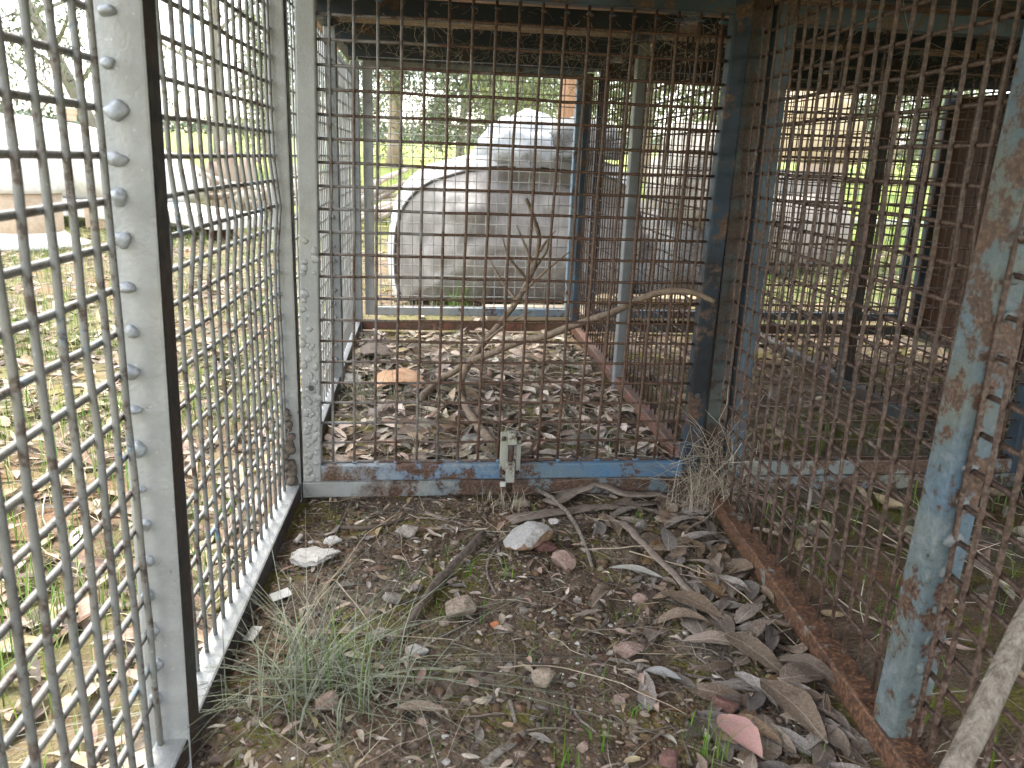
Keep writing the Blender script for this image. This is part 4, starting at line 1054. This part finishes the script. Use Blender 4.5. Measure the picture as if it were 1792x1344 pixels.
# ------------------------------------------------------------------ covered bundle behind the far door
def bundle():
    yF = 4.62
    ol = [(-0.10, 0.02), (-0.135, 0.12), (-0.142, 0.30), (-0.130, 0.45), (-0.09, 0.60), (-0.02, 0.70), (0.10, 0.775), (0.26, 0.825), (0.43, 0.862), (0.60, 0.868), (0.80, 0.86), (1.00, 0.85), (1.15, 0.83), (1.28, 0.76), (1.35, 0.62), (1.38, 0.40), (1.36, 0.15), (1.33, 0.02)]
    P = []
    for k in range(len(ol)-1):
        for j in range(4): P.append(Vector((ol[k][0], 0, ol[k][1])).lerp(Vector((ol[k+1][0], 0, ol[k+1][1])), j/4))
    P.append(Vector((ol[-1][0], 0, ol[-1][1])))
    for _ in range(2): P = [P[0]] + [(P[i-1]+P[i]*2+P[i+1])/4 for i in range(1, len(P)-1)] + [P[-1]]
    root = empty('covered_bundle', (0.6, yF, 0)); tag(root, 'grey vinyl covered bundle with a white top behind the far door', 'bundle'); bpy.context.view_layer.update()
    m = len(P); c = Vector((0.6, 0, 0.40))
    def inset(p):                       # the seam runs inside the outline
        q_ = Vector(((p.x-c.x)*0.945+c.x, 0, p.z)); top = max(0, min(1, (p.z-0.25)/0.45))
        q_.z = 0.02+(p.z-0.02)*(1-0.10*top) + 0.012*noise.noise((p.x*5, p.z*3, 6)); return q_
    PI_ = [inset(p) for p in P]
    V = []; F = []; R_ = 22
    for a in range(R_+1):
        t = a/R_
        for p in PI_:
            q_ = p.lerp(Vector((c.x+(p.x-c.x)*0.02, 0, c.z+(p.z-c.z)*0.02)), t)
            dep = -0.24*math.sin(min(1, t*1.7)*math.pi/2)*(0.55+0.6*(1-q_.z))
            fold = 1/(1+math.exp(-(q_.x-0.42+0.22*(0.45-q_.z))*26))
            cre = 0.055*noise.noise((q_.x*1.9, q_.z*1.1, 3)) + 0.13*fold*(0.35+q_.z) + 0.045*abs(noise.noise((q_.x*4+q_.z*2.5, q_.z*1.5, 9))) + 0.022*abs(noise.noise((q_.x*9-q_.z*5, q_.z*4, 2))) + 0.006*noise.noise((q_.x*22, q_.z*15, 1))
            cre += 0.07*(0.5-abs(noise.noise((q_.x*2.4+q_.z*3.2, q_.z*2.2-q_.x*1.4, 14)))) + 0.03*(0.5-abs(noise.noise((q_.x*3.0-q_.z*6.0, q_.z*5+q_.x*2, 21))))
            cre += -0.05*math.exp(-((q_.z-0.30-0.1*q_.x)/0.07)**2)*(0.4+noise.noise((q_.x*2, 1, 1)))
            V.append(Vector((q_.x, yF+dep+(cre-0.04)*min(1, t*5), q_.z)))
    for a in range(R_):
        for k in range(m-1): F.append((a*m+k, a*m+k+1, (a+1)*m+k+1, (a+1)*m+k))
        F.append((a*m+m-1, a*m, (a+1)*m, (a+1)*m+m-1))
    F.append(tuple(R_*m+k for k in range(m)))
    sub(mk('front_panel', V, F, M['tarp'], None, True), root)
    V = []; F = []; rows_ = []
    for a in range(4): rows_.append([PI_[k].lerp(P[k], math.sin(a/3*math.pi/2)) + Vector((0, yF+0.004+0.13*(1-math.cos(a/3*math.pi/2)), 0)) for k in range(m)])
    for a in range(1, 9):
        t = a/8; s_ = 1-0.10*t*t
        rows_.append([Vector((c.x+(p.x-c.x)*s_, yF+0.134+t*0.85, max(0.01, c.z+(p.z-c.z)*s_ + 0.02*noise.noise((p.x*4, t*5, p.z*4))))) for p in P])
    for rw in rows_: V += [p + Vector((0, 0, 0.012*noise.noise(p*6))) for p in rw]
    for a in range(len(rows_)-1):
        for k in range(m-1): F.append((a*m+k, (a+1)*m+k, (a+1)*m+k+1, a*m+k+1))
    F.append(tuple((len(rows_)-1)*m+k for k in range(m-1, -1, -1)))
    sub(mk('top_cover', V, F, M['tarp_top'], None, True), root)
    sub(mk('seam', *g_rod([p + Vector((0, yF-0.008, 0)) for p in PI_], 0.008, 6), M['seam'], None, True), root)
    return root
bundle()
def lump(name, c, sx, sy, sz, mat, label, cat, f=2.2, amp=0.35, sub_=4, seed=1, ridge=False):
    V = []
    for v in ICO[sub_][0]:
        n_ = noise.noise(v*f+Vector((seed, 0, 0))); 
        if ridge: n_ = 0.6-1.6*abs(n_)
        V.append(Vector((v.x*sx, v.y*sy, max(-0.35, v.z)*sz))*(1+amp*n_+0.06*noise.noise(v*9+Vector((seed, 3, 0)))))
    o = mk(name, V, ICO[sub_][1], M[mat], None, True); o.location = c; tag(o, label, cat); return o
lump('crumpled_sheet', (0.66, 4.78, 0.86), 0.26, 0.22, 0.20, 'sheet', 'crumpled pale sheet heaped on top of the covered bundle', 'sheet', 2.0, 0.38, 4, 4, True)
lump('shade_cloth', (0.95, 4.72, 0.90), 0.24, 0.20, 0.15, 'mesh_bag', 'folded grey shade cloth beside the crumpled sheet', 'cloth', 1.8, 0.30, 4, 9, True)
lump('woolly_roll', (1.72, 4.95, 0.62), 0.26, 0.45, 0.48, 'wool', 'pale woolly roll standing beside the covered bundle', 'roll', 2.5, 0.18, 4, 13)
lump('woolly_roll', (1.60, 4.85, 0.18), 0.36, 0.40, 0.38, 'mesh_bag', 'grey rolled netting lying under the pale woolly roll', 'netting', 2.5, 0.22, 4, 17)
o = mk('plank', *g_box((0, 0, 0), 1.15, 0.16, 0.035, 0.003), M['plank']); o.location = (0.95, 4.14, 0.05); o.rotation_euler = (0.15, 0, 0.06); tag(o, 'pale timber plank lying in front of the covered bundle', 'plank')
for k, (x, y, a) in enumerate(((1.25, 4.3, 0.2), (1.45, 4.45, -0.15), (1.35, 4.22, 0.05))):
    o = mk('plank', *g_box((0, 0, 0), 0.75, 0.12, 0.03, 0.003), M['canvas']); o.location = (x, y, 0.035+0.04*k); o.rotation_euler = (0, 0, a)
    tag(o, ('lowest', 'middle', 'topmost')[k]+' tan board of the small stack near the netting', 'plank')

# ------------------------------------------------------------------ white shell, drum and boards on the left
def shell():
    base = on_z(120, 405); base = Vector((-3.75, 9.0, 0)); z0 = gh(base.x, base.y)
    root = empty('white_tank', (base.x, base.y, z0)); tag(root, 'big white fibreglass tank with a bung lying in the grass', 'tank'); bpy.context.view_layer.update()
    V = []; F = []; nu, nv = 26, 28
    ax = Vector((0.97, -0.25, 0)).normalized(); sd_ = Vector((-ax.y, ax.x, 0))
    for i in range(nu+1):
        u = i/nu*2-1
        r = (1-abs(u)**3.2)**(1/2.4) if abs(u) < 1 else 0.0
        r = max(r, 0.02)
        for j in range(nv):
            a = 2*math.pi*j/nv; ca, sa = math.cos(a), math.sin(a)
            ca = math.copysign(abs(ca)**0.8, ca); sa = math.copysign(abs(sa)**0.8, sa)
            tap = 1-0.22*max(0, u)
            V.append(base + Vector((0, 0, z0+0.62)) + ax*u*1.75 + sd_*ca*0.62*r + Vector((0, 0, 1))*sa*0.40*r*tap - Vector((0, 0, 0.10*(u+0.2)**2+0.10*u)))
    for i in range(nu):
        for j in range(nv): F.append((i*nv+j, i*nv+(j+1) % nv, (i+1)*nv+(j+1) % nv, (i+1)*nv+j))
    sub(mk('tank_body', V, F, M['gelcoat'], None, True), root)
    c = base + ax*0.32 + Vector((0, 0, z0+0.99))
    sub(mk('bung', *g_rod([c, c+Vector((0, 0, .06)), c+Vector((0, 0, .065)), c+Vector((0, 0, .12)), c+Vector((0, 0, .13))], [0.085, 0.085, 0.095, 0.095, 0.07], 16), M['tanpaint'], None, False), root)
    a = base + ax*-0.9 - sd_*0.5 + Vector((0, 0, z0+0.25)); b = base + ax*1.9 - sd_*0.5 + Vector((0, 0, z0+0.12))
    sub(mk('base_beam', *g_tube(a, b, 0.16, 0.16, (0, 0, 1), 0.01), M['whiteboard']), root)
    for u in (-0.6, 1.0):
        q_ = base + ax*u - sd_*0.3
        sub(mk('support', *g_box((q_.x, q_.y, z0+0.12), 0.5, 0.5, 0.26, 0.01), M['tanpaint']), root)
shell()
dp = on_z(18, 436); z0 = gh(dp.x, dp.y)
root = empty('white_drum', (dp.x, dp.y, z0)); tag(root, 'white topped tan drum with a flared foot beside the white tank', 'drum'); bpy.context.view_layer.update()
def lathe(c, prof, n=28):
    V = []; F = []
    for r, z in prof:
        for k in range(n):
            a = 2*math.pi*k/n; V.append(Vector((c[0]+r*math.cos(a), c[1]+r*math.sin(a), c[2]+z)))
    for i in range(len(prof)-1):
        for k in range(n): F.append((i*n+k, i*n+(k+1) % n, (i+1)*n+(k+1) % n, (i+1)*n+k))
    F.append(tuple(range(n-1, -1, -1))); F.append(tuple((len(prof)-1)*n+k for k in range(n)))
    return V, F
c = (dp.x+0.02, dp.y+0.25, z0)
sub(mk('drum_body', *lathe(c, [(0.27, 0.05), (0.28, 0.15), (0.29, 0.42)]), M['tanpaint'], None, True), root)
sub(mk('drum_top', *lathe(c, [(0.31, 0.42), (0.335, 0.46), (0.33, 0.58), (0.28, 0.70), (0.15, 0.76), (0.02, 0.775)]), M['gelcoat'], None, True), root)
sub(mk('drum_foot', *lathe(c, [(0.46, 0.0), (0.46, 0.025), (0.36, 0.05), (0.30, 0.09), (0.27, 0.12)]), M['whiteboard'], None, True), root)
bp = on_z(350, 428); zb = gh(bp.x, bp.y)
root = empty('white_board', (bp.x, bp.y, zb)); tag(root, 'white flat slab raised on blocks in the grass beside the tank', 'slab'); bpy.context.view_layer.update()
R_ = Matrix.Rotation(-0.62, 3, 'Z') @ Matrix.Rotation(0.05, 3, 'Y')
sub(mk('slab_top', *g_box((bp.x-0.25, bp.y+0.55, zb+0.21), 1.45, 0.62, 0.11, 0.006, R_), M['whiteboard']), root)
for dx, dy in ((-0.65, 0.75), (0.1, 0.35)):
    sub(mk('block', *g_box((bp.x+dx, bp.y+dy, zb+0.075), 0.2, 0.25, 0.15, 0.006), M['side_wood']), root)

# ------------------------------------------------------------------ trees
def tree(name, label, base, H, r0, lean, crown_r, n_leaf, bark, leafm, first=0.35, seed=1, leaf=0.16, group=None, limbs=9, spread=1.0, cat='tree', trunk_only=False):
    r = random.Random(seed); g = np.random.default_rng(seed)
    bx, by = base; z0 = gh(bx, by)-0.05
    root = empty(name, (bx, by, z0)); tag(root, label, cat, group); bpy.context.view_layer.update()
    P = []; n = 12
    for i in range(n+1):
        t = i/n
        P.append(Vector((bx + lean[0]*t*H + 0.10*r0*8*noise.noise((t*3, seed, 0))*t, by + lean[1]*t*H + 0.8*r0*noise.noise((seed, t*3, 0))*t, z0+t*H)))
    rr = [r0*(1.25 if i == 0 else 1)*(1-0.8*(i/n)**1.1) for i in range(n+1)]
    mb = MB(); mb.add(*g_rod(P, rr, 10))
    tips = [P[-1], P[-2]]
    for k in range(limbs):
        t = first + (0.98-first)*(k+r.random())/limbs; i = min(n-1, int(t*n)); p = P[i].lerp(P[i+1], t*n-i)
        a = r.uniform(0, 6.283); el = r.uniform(0.15, 0.9); ln = H*r.uniform(0.16, 0.34)*(1.15-0.5*t)*spread
        d = Vector((math.cos(a)*math.cos(el), math.sin(a)*math.cos(el), math.sin(el)))
        L_ = [p]; q_ = p.copy()
        for j in range(5):
            d = (d + Vector((r.gauss(0, .22), r.gauss(0, .22), r.gauss(0.02, .16)))).normalized(); q_ = q_ + d*ln/5; L_.append(q_.copy())
            if j > 1: tips.append(q_.copy())
            if j in (1, 2, 3):
                e = (d + Vector((r.gauss(0, .7), r.gauss(0, .7), r.gauss(0, .5)))).normalized(); s_ = [q_.copy()]; w_ = q_.copy()
                for jj in range(3):
                    e = (e + Vector((r.gauss(0, .25), r.gauss(0, .25), r.gauss(-.05, .2)))).normalized(); w_ = w_ + e*ln*0.14; s_.append(w_.copy())
                tips += [s_[-1], s_[-2]]
                mb.add(*g_rod(s_, [r0*0.10, r0*0.07, r0*0.05, r0*0.02], 4))
        rb = rr[i]*0.45
        mb.add(*g_rod(L_, [rb*(1-0.8*j/5) for j in range(6)], 6))
    sub(mb.build('trunk', M[bark], None, True), root)
    if n_leaf:
        T = np.array([tuple(t) for t in tips]); idx = g.integers(0, len(T), n_leaf)
        # leaves hang in clumps round the twig ends
        cl = T + g.normal(0, 0.10*crown_r, T.shape)
        C = cl[idx] + g.normal(0, 1, (n_leaf, 3))*np.array((0.20, 0.20, 0.15))*crown_r
        dirs = g.normal(0, 0.55, (n_leaf, 3)); dirs[:, 2] -= 0.8; dirs /= np.linalg.norm(dirs, axis=1)[:, None]
        sd2 = np.cross(dirs, g.normal(0, 1, (n_leaf, 3))); sd2 /= np.linalg.norm(sd2, axis=1)[:, None]
        ln = leaf*g.uniform(.6, 1.3, n_leaf)[:, None]; wd = ln*0.17
        V = np.stack([C, C+dirs*ln*0.45+sd2*wd, C+dirs*ln, C+dirs*ln*0.45-sd2*wd], 1).reshape(-1, 3)
        F = np.arange(n_leaf*4).reshape(-1, 4)
        sub(mk_np('crown', V, F, M[leafm]), root)
    return root
def at(px, d):                       # ground point under the picture column px at depth d
    q_ = on_y(px, 270, d); return (q_.x, d)
tree('gum_tree', 'slanting grey gum tree with sparse foliage behind the white tank', at(205, 17), 6.2, 0.15, (-0.42, 0.0), 1.5, 4600, 'grey_bark', 'gum_leaf', 0.16, 3, 0.13, limbs=16, spread=1.1)
tree('gum_tree', 'tall straight gum tree with drooping branches behind the brush pile', at(385, 20), 7.5, 0.15, (0.01, 0), 1.5, 3200, 'grey_bark', 'gum_leaf', 0.22, 8, 0.14, limbs=12, spread=1.1)
tree('gum_tree', 'brown trunked gum tree standing alone behind the covered bundle', at(690, 30), 8.5, 0.28, (0.015, 0), 2.2, 10000, 'gum_bark', 'gum_leaf', 0.24, 12, 0.2, limbs=16)
tree('gum_tree', 'forked leaning gum tree behind the crumpled sheet', at(868, 27), 7.5, 0.28, (-0.10, 0), 2.2, 11000, 'grey_bark', 'gum_leaf', 0.10, 17, 0.19, limbs=20)
tree('gum_tree', 'slender gum tree with a thin dark trunk above the bundle', at(902, 22), 7.0, 0.12, (0.02, 0), 1.8, 9000, 'gum_bark', 'gum_leaf2', 0.12, 23, 0.16, limbs=18)
tree('gum_tree', 'thick red brown gum trunk by the stile of the far door', at(985, 15), 7.5, 0.22, (0.03, 0), 1.6, 8000, 'red_bark', 'gum_leaf2', 0.38, 29, 0.14, limbs=16)
tree('gum_tree', 'grey leaning tree between the crumpled sheet and the field', at(805, 38), 7.5, 0.2, (0.05, 0), 2.2, 9000, 'grey_bark', 'gum_leaf', 0.30, 31, 0.22, limbs=14)
tree('gum_tree', 'big grey trunked gum tree beyond the last far door', at(1432, 8.2), 5.5, 0.24, (0.05, 0.02), 1.3, 5000, 'gum_bark', 'gum_leaf2', 0.25, 37, 0.12, limbs=14)
backtrees = (('leafy gum tree standing over the white board in the grass', 1560, 26, 6.5), ('leafy gum tree seen past the dark brown side boards', 1640, 32, 7), ('leafy gum tree standing behind the pale woolly roll', 1250, 30, 7.5), ('leafy gum tree standing behind the folded grey shade cloth', 1130, 24, 7), ('leafy gum tree seen beside the silver corner post', 560, 36, 8), ('tall leafy gum tree seen past the far silver posts', 620, 44, 9),
             ('small leafy gum tree standing in the gap beyond the clay mound', 770, 85, 5), ('leafy gum tree behind the three old stumps', 470, 42, 6), ('leafy gum tree behind the tan canvas bundle', 1480, 36, 8), ('leafy gum tree behind the mesh of the far right wall', 1050, 34, 9), ('leafy gum tree behind the red brown trunk', 940, 42, 9))
for k, (lb, px, d, hh) in enumerate(backtrees):
    tree('gum_tree', lb, at(px, d), hh, 0.2, (rnd.uniform(-.05, .05), 0), 2.2, 7000, 'gum_bark', ('gum_leaf', 'gum_leaf2')[k % 2], 0.10, 50+k, 0.22, None, 16)
# bare shrub by the tank
tree('dead_shrub', 'bare grey shrub with twisted branches behind the white tank', at(70, 13.5), 2.6, 0.05, (0.02, 0), 0.6, 160, 'grey_bark', 'gum_leaf', 0.1, 71, 0.10, None, 16, 1.6, 'shrub')
# far treeline
pts = []
for k in range(900):
    a = rg.uniform(-1.15, 1.15); d = rg.uniform(300, 420)
    pts.append((math.sin(a)*d, math.cos(a)*d))
Vt = []; n_ = 0
for (x, y) in pts:
    hh = rg.uniform(3, 9); z0 = gh(x, y)
    m_ = 26
    C = np.array((x, y, z0+hh*0.5)) + rg.normal(0, 1, (m_, 3))*np.array((3.2, 3.2, hh*0.24))
    dr = rg.normal(0, 1, (m_, 3)); dr /= np.linalg.norm(dr, axis=1)[:, None]; s2 = np.cross(dr, rg.normal(0, 1, (m_, 3))); s2 /= np.linalg.norm(s2, axis=1)[:, None]
    Vt.append(np.stack([C-dr*.9, C+s2*.7, C+dr*.9, C-s2*.7], 1).reshape(-1, 3))
Vt = np.concatenate(Vt)
o = mk_np('far_trees', Vt, np.arange(len(Vt)).reshape(-1, 4), M['far_wood']); tag(o, 'distant dark green wood along the horizon', 'wood', kind='stuff')

# ------------------------------------------------------------------ brush pile, stump, mound, canvas
GB = 'bleached branches of the brush pile'
for k in range(46):
    px = rnd.uniform(375, 720); d = rnd.uniform(8.6, 10.5); x, y = at(px, d); z = gh(x, y)+rnd.uniform(0.03, 0.55)*(1-abs(px-520)/500)
    a = rnd.uniform(-0.5, 0.5)+(math.pi/2 if rnd.random() < 0.2 else 0); el = rnd.gauss(0.1, 0.35); ln = rnd.uniform(0.5, 1.5)
    dv = Vector((math.cos(a)*math.cos(el), math.sin(a)*math.cos(el)*0.6, math.sin(el)))
    p0_ = Vector((x, y, z)); P = [p0_ + dv*ln*(t/4-0.5) + Vector((rnd.gauss(0, .03), rnd.gauss(0, .03), rnd.gauss(0, .03))) for t in range(5)]
    for q_ in P: q_.z = max(q_.z, gh(q_.x, q_.y)+0.03)
    rr_ = rnd.uniform(0.018, 0.06)
    o = mk('bleached_branch', *g_rod(P, [rr_, rr_*1.05, rr_*.9, rr_*.75, rr_*.45], 7), M['bleached'], None, True)
    tag(o, 'bleached dead branch in the brush pile beyond the cage', 'branch', GB)
for k, (px, d, hh, rr_) in enumerate(((398, 9.6, 0.85, 0.11), (430, 9.8, 0.7, 0.10), (368, 9.9, 0.62, 0.09))):
    x, y = at(px, d); z = gh(x, y)
    P = [Vector((x+0.05*noise.noise((t*.7, k, 1)), y, z+hh*t/5)) for t in range(6)]
    o = mk('tree_stump', *g_rod(P, [rr_*1.2, rr_, rr_*.95, rr_*.95, rr_*.9, rr_*.6], 9), M['gum_bark'], None, True)
    tag(o, ('tallest', 'second tallest', 'shortest')[k]+' of three old brown stumps beside the brush pile', 'stump')
x, y = at(812, 17); 
lump('clay_mound', (x, y, gh(x, y)+0.02), 0.75, 0.6, 0.32, 'clay', 'low mound of orange clay in the green field', 'mound', 2.0, 0.25, 4, 5)
lump('canvas_bundle', (*at(1405, 7.0), 1.05), 0.48, 0.4, 0.42, 'canvas', 'tan canvas bundle leaning by the big grey trunked tree', 'bundle', 2.2, 0.25, 4, 23, True)
x, y = at(1540, 10.5); z = gh(x, y)
o = mk('plank', *g_box((0, 0, 0), 1.3, 0.3, 0.06, 0.004), M['whiteboard']); o.location = (x, y, z+0.08); o.rotation_euler = (0, 0, -0.3); tag(o, 'white board lying in the bright green grass', 'board')

pa = Vector((*at(1325, 6.1), 0.30)); pb = Vector((*at(1455, 6.5), 0.34))
o = mk('weathered_log', *g_rod([pa.lerp(pb, t/9)+Vector((0, 0.03*noise.noise((t*.6, 4, 4)), 0.03*noise.noise((t*.6, 1, 4)))) for t in range(10)], [0.30*(1+0.10*noise.noise((t*.8, 7, 7))) for t in range(10)], 18), M['grey_bark'], None, True)
tag(o, 'thick grey weathered log lying under the tan canvas bundle', 'log')
pa = Vector((*at(1345, 6.6), 0.66)); pb = Vector((*at(1450, 6.9), 0.62))
o = mk('weathered_log', *g_rod([pa.lerp(pb, t/9)+Vector((0, 0, 0.02*noise.noise((t*.6, 9, 4)))) for t in range(10)], [0.17*(1+0.12*noise.noise((t*.8, 3, 7))) for t in range(10)], 14), M['grey_bark'], None, True)
tag(o, 'thinner grey log resting on top of the thick weathered log', 'log')
